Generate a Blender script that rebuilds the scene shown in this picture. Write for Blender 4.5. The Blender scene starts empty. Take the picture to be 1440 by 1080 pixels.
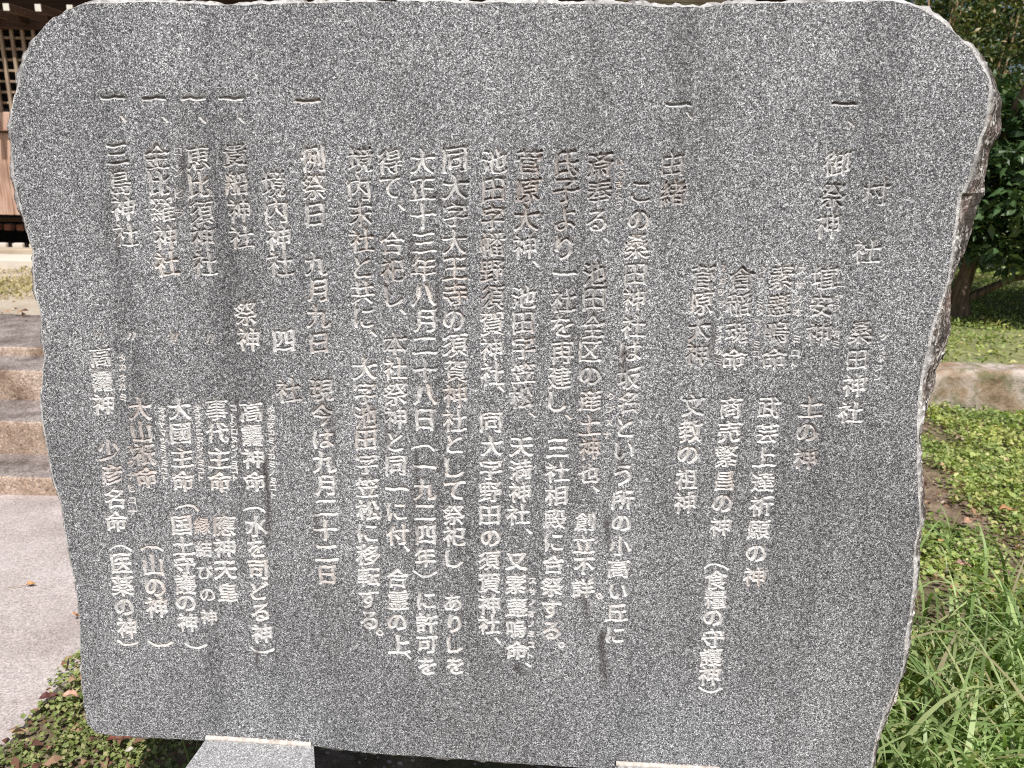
import bpy, bmesh, math, random
import numpy as np
from mathutils import Matrix, Vector, noise as mnoise
from mathutils.geometry import delaunay_2d_cdt

random.seed(7)
rng = np.random.default_rng(11)
SC = bpy.context.scene
COL = SC.collection

# ------------------------------------------------------------------ camera
TH = math.radians(15.8)
ROLL = math.radians(1.25)
CAM = np.array([0.0, 0.0, 1.30])
fwd = np.array([0, math.cos(TH), -math.sin(TH)])
up0 = np.array([0, math.sin(TH), math.cos(TH)])
rt0 = np.array([1.0, 0, 0])
cr = rt0 * math.cos(ROLL) + up0 * math.sin(ROLL)
cu = -rt0 * math.sin(ROLL) + up0 * math.cos(ROLL)
cam_data = bpy.data.cameras.new('camera')
cam = bpy.data.objects.new('camera', cam_data)
COL.objects.link(cam)
M = Matrix(((cr[0], cu[0], -fwd[0], CAM[0]), (cr[1], cu[1], -fwd[1], CAM[1]),
            (cr[2], cu[2], -fwd[2], CAM[2]), (0, 0, 0, 1)))
cam.matrix_world = M
cam_data.sensor_width = 36.0
cam_data.lens = 36.0 * 1088.0 / 1440.0
cam_data.clip_start = 0.05
cam_data.clip_end = 600.0
cam_data.dof.use_dof = True
cam_data.dof.focus_distance = 1.25
cam_data.dof.aperture_fstop = 9.0
SC.camera = cam

# ------------------------------------------------------------------ light
SUN_EL = math.radians(57)
SUN_AZ = math.radians(168)          # compass-like angle from +Y towards +X: behind the camera, a little to the right
sun_dir = Vector((math.sin(SUN_AZ) * math.cos(SUN_EL), math.cos(SUN_AZ) * math.cos(SUN_EL), math.sin(SUN_EL)))
world = bpy.data.worlds.new("World")
SC.world = world
world.use_nodes = True
wn = world.node_tree.nodes
wl = world.node_tree.links
wn.clear()
sky = wn.new('ShaderNodeTexSky')
sky.sky_type = 'NISHITA'
sky.sun_disc = False
sky.sun_elevation = SUN_EL
sky.sun_rotation = SUN_AZ
sky.air_density = 1.0
sky.dust_density = 2.5
sky.ozone_density = 1.0
bg = wn.new('ShaderNodeBackground')
bg.inputs['Strength'].default_value = 0.075
wo = wn.new('ShaderNodeOutputWorld')
wl.new(sky.outputs[0], bg.inputs[0])
wl.new(bg.outputs[0], wo.inputs[0])
ld = bpy.data.lights.new('sun', 'SUN')
ld.energy = 5.0
ld.angle = math.radians(0.6)
ld.color = (1.0, 0.97, 0.925)
sun = bpy.data.objects.new('sun', ld)
sun.rotation_euler = sun_dir.to_track_quat('Z', 'Y').to_euler()
COL.objects.link(sun)
SC.view_settings.view_transform = 'Standard'
SC.view_settings.look = 'None'
SC.view_settings.gamma = 1.0
SC.view_settings.exposure = 0.0
SC.cycles.filter_width = 1.05
SC.cycles.use_denoising = False
SC.cycles.use_adaptive_sampling = False

# ------------------------------------------------------------------ helpers
def tag(o, label=None, cat=None, group=None, kind=None):
    if label: o['label'] = label
    if cat: o['category'] = cat
    if group: o['group'] = group
    if kind: o['kind'] = kind
    return o

def link(o, parent=None):
    COL.objects.link(o)
    if parent is not None:
        o.parent = parent
    return o

def empty(name, loc=(0, 0, 0)):
    o = bpy.data.objects.new(name, None)
    o.location = loc
    o.empty_display_size = 0.1
    COL.objects.link(o)
    return o

def np_mesh(name, verts, faces, mat, parent=None, smooth=False):
    """verts Nx3 array, faces: Mx3 or Mx4 int array or list of such arrays"""
    me = bpy.data.meshes.new(name)
    verts = np.asarray(verts, dtype=np.float32)
    if not isinstance(faces, (list, tuple)):
        faces = [faces]
    faces = [np.asarray(f, dtype=np.int32) for f in faces if len(f)]
    loops = np.concatenate([f.ravel() for f in faces])
    sizes = np.concatenate([np.full(len(f), f.shape[1], dtype=np.int32) for f in faces])
    starts = np.concatenate(([0], np.cumsum(sizes)[:-1])).astype(np.int32)
    me.vertices.add(len(verts)); me.vertices.foreach_set('co', verts.ravel())
    me.loops.add(len(loops)); me.loops.foreach_set('vertex_index', loops)
    me.polygons.add(len(sizes)); me.polygons.foreach_set('loop_start', starts)
    me.polygons.foreach_set('loop_total', sizes)
    me.polygons.foreach_set('use_smooth', np.full(len(sizes), smooth, dtype=bool))
    me.update(calc_edges=True)
    me.materials.append(mat)
    o = bpy.data.objects.new(name, me)
    return link(o, parent)

def bm_obj(name, bm, mat, parent=None, smooth=False):
    me = bpy.data.meshes.new(name)
    bmesh.ops.recalc_face_normals(bm, faces=bm.faces)
    bm.to_mesh(me); bm.free()
    for p in me.polygons: p.use_smooth = smooth
    me.materials.append(mat)
    o = bpy.data.objects.new(name, me)
    return link(o, parent)

def box_bm(x0, x1, y0, y1, z0, z1, bev=0.0, seg=1, bm=None, jit=0.0):
    own = bm is None
    if own: bm = bmesh.new()
    r = bmesh.ops.create_cube(bm, size=1.0)
    for v in r['verts']:
        v.co = Vector((x0 + (v.co.x + .5) * (x1 - x0), y0 + (v.co.y + .5) * (y1 - y0), z0 + (v.co.z + .5) * (z1 - z0)))
        if jit: v.co += Vector((random.uniform(-jit, jit), random.uniform(-jit, jit), random.uniform(-jit, jit)))
    if bev:
        es = list({e for v in r['verts'] for e in v.link_edges})
        bmesh.ops.bevel(bm, geom=es, offset=bev, segments=seg, affect='EDGES', profile=0.5)
    return bm

def box(name, x0, x1, y0, y1, z0, z1, mat, parent=None, bev=0.0, seg=1, jit=0.0):
    return bm_obj(name, box_bm(x0, x1, y0, y1, z0, z1, bev, seg, None, jit), mat, parent)

def rough_stone(name, x0, x1, y0, y1, z0, z1, mat, parent, amp=0.006, cell=0.05, bev=0.012, seed=0):
    """A hewn block: bevelled box, subdivided, displaced by noise."""
    bm = box_bm(x0, x1, y0, y1, z0, z1, bev, 2)
    for ax, (a, b) in enumerate(((x0, x1), (y0, y1), (z0, z1))):
        n = max(1, int((b - a) / cell))
        for i in range(1, n):
            c = a + (b - a) * i / n
            co = [0, 0, 0]; no = [0, 0, 0]; co[ax] = c; no[ax] = 1
            bmesh.ops.bisect_plane(bm, geom=bm.verts[:] + bm.edges[:] + bm.faces[:], plane_co=co, plane_no=no)
    for v in bm.verts:
        p = v.co * 9 + Vector((seed * 3.1, seed, 0))
        q = v.co * 28 + Vector((0, seed, 5))
        v.co += Vector((mnoise.noise(p), mnoise.noise(p + Vector((7, 0, 0))), mnoise.noise(p + Vector((0, 9, 0))))) * amp \
            + Vector((mnoise.noise(q), mnoise.noise(q + Vector((7, 0, 0))), mnoise.noise(q + Vector((0, 9, 0))))) * amp * .45
    return bm_obj(name, bm, mat, parent, smooth=True)

def tube(points, radii, n=8, cap=True):
    pts = [Vector(p) for p in points]
    V = []; Fq = []
    prev = None
    for i, p in enumerate(pts):
        t = (pts[min(i + 1, len(pts) - 1)] - pts[max(i - 1, 0)]).normalized()
        a = t.orthogonal().normalized() if prev is None else (prev - t * prev.dot(t)).normalized()
        prev = a
        b = t.cross(a)
        for k in range(n):
            an = 2 * math.pi * k / n
            V.append(p + (a * math.cos(an) + b * math.sin(an)) * radii[i])
    for i in range(len(pts) - 1):
        for k in range(n):
            Fq.append((i * n + k, i * n + (k + 1) % n, (i + 1) * n + (k + 1) % n, (i + 1) * n + k))
    return np.array([tuple(v) for v in V]), np.array(Fq)

class Acc:
    """collects several vertex/face arrays into one mesh"""
    def __init__(s): s.v = []; s.f3 = []; s.f4 = []; s.n = 0
    def add(s, v, f):
        v = np.asarray(v); f = np.asarray(f)
        (s.f3 if f.shape[1] == 3 else s.f4).append(f + s.n)
        s.v.append(v); s.n += len(v)
    def build(s, name, mat, parent=None, smooth=False):
        fs = []
        if s.f3: fs.append(np.concatenate(s.f3))
        if s.f4: fs.append(np.concatenate(s.f4))
        return np_mesh(name, np.concatenate(s.v), fs, mat, parent, smooth)

# ---- node helpers
class NT:
    def __init__(s, name):
        s.m = bpy.data.materials.new(name); s.m.use_nodes = True
        s.t = s.m.node_tree; s.t.nodes.clear()
        s.out = s.t.nodes.new('ShaderNodeOutputMaterial')
        s.p = s.t.nodes.new('ShaderNodeBsdfPrincipled')
        s.t.links.new(s.p.outputs[0], s.out.inputs[0])
        tc = s.t.nodes.new('ShaderNodeTexCoord'); s.obj = tc.outputs['Object']
        g = s.t.nodes.new('ShaderNodeNewGeometry'); s.geo = g
        s.pos = g.outputs['Position']
    def setv(s, sock, v):
        if hasattr(v, 'is_linked') or hasattr(v, 'links'): s.t.links.new(v, sock)
        else:
            if isinstance(v, (tuple, list)) and len(v) == 3 and sock.type == 'RGBA': v = (*v, 1)
            sock.default_value = v
    def node(s, typ, **kw):
        n = s.t.nodes.new(typ)
        for k, v in kw.items(): setattr(n, k, v)
        return n
    def noise(s, vec, scale, detail=3, rough=.55, dist=0):
        n = s.node('ShaderNodeTexNoise'); s.setv(n.inputs['Vector'], vec)
        n.inputs['Scale'].default_value = scale; n.inputs['Detail'].default_value = detail
        n.inputs['Roughness'].default_value = rough; n.inputs['Distortion'].default_value = dist
        return n.outputs['Fac']
    def voro(s, vec, scale, out='Color', feature='F1', rnd=1.0):
        n = s.node('ShaderNodeTexVoronoi', feature=feature); s.setv(n.inputs['Vector'], vec)
        n.inputs['Scale'].default_value = scale
        n.inputs['Randomness'].default_value = rnd
        return n.outputs[out]
    def mapping(s, vec, scale=(1, 1, 1), loc=(0, 0, 0), rot=(0, 0, 0)):
        n = s.node('ShaderNodeMapping'); s.setv(n.inputs[0], vec)
        n.inputs['Scale'].default_value = scale; n.inputs['Location'].default_value = loc
        n.inputs['Rotation'].default_value = rot
        return n.outputs[0]
    def math(s, op, a, b=0.0, c=None, clamp=False):
        n = s.node('ShaderNodeMath', operation=op, use_clamp=clamp)
        s.setv(n.inputs[0], a); s.setv(n.inputs[1], b)
        if c is not None: s.setv(n.inputs[2], c)
        return n.outputs[0]
    def ramp(s, fac, stops, interp='LINEAR'):
        n = s.node('ShaderNodeValToRGB'); s.setv(n.inputs[0], fac)
        e = n.color_ramp; e.interpolation = interp
        while len(e.elements) < len(stops): e.elements.new(0.5)
        for el, (p, c) in zip(e.elements, stops):
            el.position = p
            el.color = (c, c, c, 1) if isinstance(c, (int, float)) else (*c, 1)
        return n.outputs[0]
    def mix(s, fac, a, b, blend='MIX'):
        n = s.node('ShaderNodeMix', data_type='RGBA', blend_type=blend)
        s.setv(n.inputs[0], fac); s.setv(n.inputs[6], a); s.setv(n.inputs[7], b)
        return n.outputs[2]
    def sep(s, col):
        n = s.node('ShaderNodeSeparateColor'); s.setv(n.inputs[0], col); return n.outputs
    def attr(s, name, out='Fac'):
        n = s.node('ShaderNodeAttribute'); n.attribute_name = name; return n.outputs[out]
    def bump(s, h, strength=.5, dist=.002, prev=None):
        n = s.node('ShaderNodeBump'); s.setv(n.inputs['Height'], h)
        n.inputs['Strength'].default_value = strength; n.inputs['Distance'].default_value = dist
        if prev is not None: s.t.links.new(prev, n.inputs['Normal'])
        return n.outputs[0]
    def done(s, col, rough=.8, normal=None, spec=.5):
        s.setv(s.p.inputs['Base Color'], col); s.setv(s.p.inputs['Roughness'], rough)
        s.p.inputs['Specular IOR Level'].default_value = spec
        if normal is not None: s.t.links.new(normal, s.p.inputs['Normal'])
        return s.m

def grain(n, vec, scale, dark, mid, lite, white, k=1.0):
    """salt-and-pepper mineral grains"""
    wob = n.node('ShaderNodeVectorMath', operation='ADD')
    nz = n.node('ShaderNodeTexNoise'); n.setv(nz.inputs['Vector'], vec)
    nz.inputs['Scale'].default_value = scale * .8; nz.inputs['Detail'].default_value = 2
    sc = n.node('ShaderNodeVectorMath', operation='SCALE'); n.setv(sc.inputs[0], nz.outputs['Color']); sc.inputs['Scale'].default_value = 1.4 / scale
    n.setv(wob.inputs[0], vec); n.setv(wob.inputs[1], sc.outputs[0])
    v = n.sep(n.voro(wob.outputs[0], scale))[0]
    v2 = n.sep(n.voro(wob.outputs[0], scale * .48))[1]
    a = n.math('ADD', n.math('MULTIPLY', v, .74), n.math('MULTIPLY', v2, .26))
    return n.ramp(a, [(0.0, dark), (.29, dark), (.40, mid), (.56, mid), (.70, lite), (.86, white)]), a

# ------------------------------------------------------------------ materials
def mat_granite_face():
    n = NT('honed_granite')
    g, a = grain(n, n.obj, 860, (.050, .051, .053), (.200, .203, .209), (.37, .375, .386), (.78, .78, .80))
    # vertical weathering, broad tone changes and small brown spots
    st = n.noise(n.mapping(n.obj, (1, 1, .09)), 11, 4, .6)
    tone = n.ramp(st, [(.30, .66), (.46, .95), (.72, 1.10)])
    c = n.mix(1.0, g, tone, 'MULTIPLY')
    big = n.noise(n.obj, 3.2, 4, .6)
    c = n.mix(1.0, c, n.ramp(big, [(.3, .80), (.65, 1.10)]), 'MULTIPLY')
    clus = n.noise(n.obj, 150, 2, .5)
    c = n.mix(1.0, c, n.ramp(clus, [(.35, .82), (.65, 1.15)]), 'MULTIPLY')
    sp = n.ramp(n.noise(n.obj, 38, 2, .5), [(.775, 0), (.80, 1)])
    c = n.mix(n.math('MULTIPLY', sp, .30), c, (.16, .12, .085))
    dk = n.ramp(n.noise(n.mapping(n.obj, (1, 1, .8), (3, 1, 2)), 95, 2, .5), [(.76, 0), (.79, 1)])
    c = n.mix(n.math('MULTIPLY', dk, .7), c, (.04, .038, .038))
    lt = n.ramp(n.noise(n.mapping(n.obj, (1, 1, 1), (8, 4, 2)), 70, 2, .5), [(.77, 0), (.80, 1)])
    c = n.mix(n.math('MULTIPLY', lt, .55), c, (.62, .61, .58))
    c = n.mix(n.attr('stain'), c, (.045, .036, .034))
    b = n.bump(a, .25, .0006)
    b = n.bump(n.noise(n.obj, 900, 2, .6), .3, .0004, b)
    return n.done(c, .55, b, .4)

def mat_granite_cut():
    n = NT('carved_granite')
    g, a = grain(n, n.obj, 900, (.46, .455, .45), (.62, .61, .60), (.70, .69, .68), (.80, .79, .78))
    tint = n.noise(n.obj, 9, 3, .6)
    c = n.mix(n.ramp(tint, [(.50, 0), (.70, .4)]), g, (.62, .53, .47))
    c = n.mix(n.attr('grime'), c, (.42, .33, .28))
    g2, a2 = grain(n, n.obj, 780, (.045, .045, .047), (.20, .20, .205), (.38, .38, .39), (.66, .66, .67))
    c = n.mix(n.attr('worn_shade'), c, g2)  # grey for wear and for the shaded look of the upper letters
    c = n.mix(n.math('MULTIPLY', n.attr('stain'), .85), c, (.06, .042, .038))
    b = n.bump(n.noise(n.obj, 700, 3, .6), .6, .0008)
    return n.done(c, .85, b, .25)

def mat_granite_rough():
    n = NT('split_granite')
    g, a = grain(n, n.obj, 230, (.030, .027, .025), (.17, .15, .135), (.46, .43, .39), (.90, .87, .84))
    t = n.noise(n.obj, 16, 4, .65)
    warm = n.mix(n.ramp(t, [(.44, 0), (.68, .6)]), g, (.30, .20, .165))
    dk = n.ramp(n.noise(n.mapping(n.obj, (1, 1, .6), (2, 5, 1)), 30, 5, .7), [(.44, 0), (.56, .85)])
    c = n.mix(dk, warm, (.05, .043, .038))
    # chipped arris by the sawn face, pale also to paint its sunlit rim; patinated behind
    sx = n.node('ShaderNodeSeparateXYZ'); n.setv(sx.inputs[0], n.obj)
    near = n.ramp(n.math('ADD', n.math('MULTIPLY', sx.outputs[1], 40), n.math('MULTIPLY', n.noise(n.obj, 60, 2), .4)), [(.36, 1), (.66, 0)])
    c = n.mix(n.math('MULTIPLY', near, n.ramp(n.noise(n.obj, 22, 3, .6), [(.34, .3), (.56, 1)])), c, n.mix(.7, g, (.74, .73, .71)))
    b = n.bump(n.noise(n.obj, 120, 5, .7), .9, .004)
    return n.done(c, .9, b, .2)

def mat_block():
    n = NT('base_granite')
    g, a = grain(n, n.obj, 700, (.17, .17, .172), (.30, .30, .305), (.41, .41, .42), (.62, .62, .63))
    d = n.ramp(n.noise(n.obj, 24, 4, .6), [(.58, 0), (.72, .55)])
    c = n.mix(d, g, (.16, .155, .15))
    return n.done(c, .7, n.bump(a, .3, .0006), .3)

def mat_mortar():
    n = NT('mortar')
    c = n.ramp(n.noise(n.obj, 90, 4, .6), [(.3, (.36, .29, .24)), (.55, (.60, .55, .50)), (.8, (.72, .70, .66))])
    return n.done(c, .9, n.bump(n.noise(n.obj, 300, 3), .5, .001))

def mat_soil():
    n = NT('soil')
    a = n.noise(n.pos, 7, 5, .65)
    c = n.ramp(a, [(.3, (.08, .054, .038)), (.5, (.20, .14, .10)), (.68, (.36, .28, .20))])
    sp = n.voro(n.pos, 90, 'Color'); s0 = n.sep(sp)[0]
    c = n.mix(n.ramp(s0, [(.86, 0), (.92, .8)]), c, (.30, .25, .20))
    g = n.ramp(n.noise(n.pos, 1.3, 4, .6), [(.45, 0), (.6, .6)])
    c = n.mix(g, c, (.08, .12, .03))
    b = n.bump(n.noise(n.pos, 60, 5, .7), .9, .012)
    return n.done(c, .95, b, .1)

def mat_terrace():
    n = NT('terrace_ground')
    a = n.noise(n.pos, 2.2, 5, .65)
    c = n.ramp(a, [(.30, (.34, .27, .21)), (.5, (.47, .40, .31)), (.7, (.60, .54, .45))])
    sx = n.node('ShaderNodeSeparateXYZ'); n.setv(sx.inputs[0], n.pos)
    side = n.math('ADD', n.math('MULTIPLY', sx.outputs[0], .4), n.math('MULTIPLY', n.noise(n.pos, 1.6, 4), 1.0))
    grass = n.ramp(n.noise(n.pos, 12, 4, .7), [(.35, (.10, .12, .03)), (.55, (.19, .23, .06)), (.75, (.30, .30, .12))])
    c = n.mix(n.ramp(side, [(.55, 0), (.85, .75)]), c, grass)
    b = n.bump(n.noise(n.pos, 45, 5, .7), .9, .01)
    return n.done(c, .95, b, .1)

def mat_path():
    n = NT('pinkish_concrete')
    a = n.noise(n.pos, 3.0, 5, .6)
    c = n.ramp(a, [(.3, (.37, .315, .30)), (.5, (.48, .42, .40)), (.7, (.55, .49, .47))])
    g = n.sep(n.voro(n.pos, 260, 'Color'))[0]
    c = n.mix(1.0, c, n.ramp(g, [(0, .62), (.2, .85), (.8, 1.1), (1, 1.35)]), 'MULTIPLY')
    c = n.mix(n.ramp(n.noise(n.pos, 30, 4, .6), [(.58, 0), (.75, .35)]), c, (.22, .17, .15))
    b = n.bump(g, .35, .0015); b = n.bump(n.noise(n.pos, 60, 4), .3, .004, b)
    return n.done(c, .9, b, .15)

def mat_step():
    n = NT('weathered_step_stone')
    a = n.noise(n.pos, 6, 5, .65)
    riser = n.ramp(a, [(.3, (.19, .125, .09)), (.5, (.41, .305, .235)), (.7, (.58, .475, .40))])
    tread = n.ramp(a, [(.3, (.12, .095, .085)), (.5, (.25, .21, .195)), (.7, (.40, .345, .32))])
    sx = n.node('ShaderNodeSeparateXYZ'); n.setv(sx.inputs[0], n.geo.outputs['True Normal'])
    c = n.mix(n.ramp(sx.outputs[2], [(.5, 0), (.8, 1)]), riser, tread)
    g = n.sep(n.voro(n.pos, 170, 'Color'))[0]
    c = n.mix(1.0, c, n.ramp(g, [(0, .5), (.25, .85), (.8, 1.1), (1, 1.5)]), 'MULTIPLY')
    b = n.bump(n.noise(n.pos, 110, 5, .7), .7, .005)
    return n.done(c, .9, b, .15)

def mat_kerb():
    n = NT('rough_kerb_stone')
    a = n.noise(n.pos, 4, 6, .68)
    c = n.ramp(a, [(.32, (.14, .09, .055)), (.44, (.36, .26, .18)), (.56, (.50, .42, .36)), (.75, (.66, .58, .54))])
    mo = n.ramp(n.noise(n.mapping(n.pos, (1, 1, 1), (4, 2, 0)), 11, 6, .7), [(.50, 0), (.62, .7)])
    c = n.mix(mo, c, (.14, .15, .07))
    b = n.bump(n.noise(n.pos, 50, 6, .7), .8, .012)
    return n.done(c, .92, b, .15)

def mat_wood(name, c0, c1, c2, vert=True, rough=.75):
    n = NT(name)
    sc = (9, 9, .7) if vert else (.5, 9, 9)
    a = n.noise(n.mapping(n.pos, sc), 5, 5, .6, .6)
    c = n.ramp(a, [(.3, c0), (.5, c1), (.72, c2)])
    c = n.mix(n.ramp(n.noise(n.pos, 3.5, 3), [(.45, 0), (.7, .4)]), c, tuple(v * .55 for v in c0))
    b = n.bump(a, .4, .002)
    return n.done(c, rough, b, .3)

def mat_plain(name, col, rough=.8, var=.25, scale=12):
    n = NT(name)
    a = n.noise(n.pos, scale, 4, .6)
    lo = tuple(v * (1 - var) for v in col); hi = tuple(min(1, v * (1 + var)) for v in col)
    return n.done(n.ramp(a, [(.3, lo), (.7, hi)]), rough)

def mat_leaf(name, stops, rough=.45, trans=.35, spec=.5, patchy=False):
    n = NT(name)
    r = n.geo.outputs['Random Per Island']
    c = n.ramp(r, stops)
    if patchy: c = n.mix(n.ramp(n.noise(n.pos, 2.6, 4, .65), [(.42, 0), (.62, .75)]), c, n.mix(1.0, c, (1.7, 1.35, 1.3), 'MULTIPLY'))
    c = n.mix(1.0, c, n.ramp(n.noise(n.pos, 4, 2), [(.3, .7), (.7, 1.15)]), 'MULTIPLY')
    n.setv(n.p.inputs['Base Color'], c); n.p.inputs['Roughness'].default_value = rough
    n.p.inputs['Specular IOR Level'].default_value = spec
    tr = n.node('ShaderNodeBsdfTranslucent')
    c2 = n.mix(1.0, c, (1.25, 1.35, .6), 'MULTIPLY')
    n.setv(tr.inputs[0], c2)
    mx = n.node('ShaderNodeMixShader'); mx.inputs[0].default_value = trans
    n.t.links.new(n.p.outputs[0], mx.inputs[1]); n.t.links.new(tr.outputs[0], mx.inputs[2])
    n.t.links.new(mx.outputs[0], n.out.inputs[0])
    return n.m

G_FACE = mat_granite_face(); G_CUT = mat_granite_cut(); G_ROUGH = mat_granite_rough()
M_BLOCK = mat_block(); M_MORTAR = mat_mortar(); M_SOIL = mat_soil(); M_TERR = mat_terrace()
M_PATH = mat_path(); M_STEP = mat_step(); M_KERB = mat_kerb()
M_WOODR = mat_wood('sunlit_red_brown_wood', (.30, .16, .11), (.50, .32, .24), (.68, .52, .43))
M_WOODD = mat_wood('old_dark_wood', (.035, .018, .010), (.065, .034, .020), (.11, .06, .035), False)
M_LATT = mat_wood('pale_lattice_wood', (.26, .18, .125), (.36, .27, .195), (.46, .36, .27))
M_BOARD = mat_wood('pale_tan_boards', (.40, .32, .23), (.52, .44, .33), (.62, .54, .42), False)
M_SILL = mat_plain('pale_sill_stone', (.62, .56, .48), .9, .12, 5)
M_WHITE = mat_plain('white_painted_rafter_end', (.72, .68, .60), .7, .1)
M_DARK = mat_plain('dark_interior', (.012, .010, .009), .9)
M_EMBER = mat_plain('reddish_clay_block', (.36, .15, .09), .85)
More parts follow.
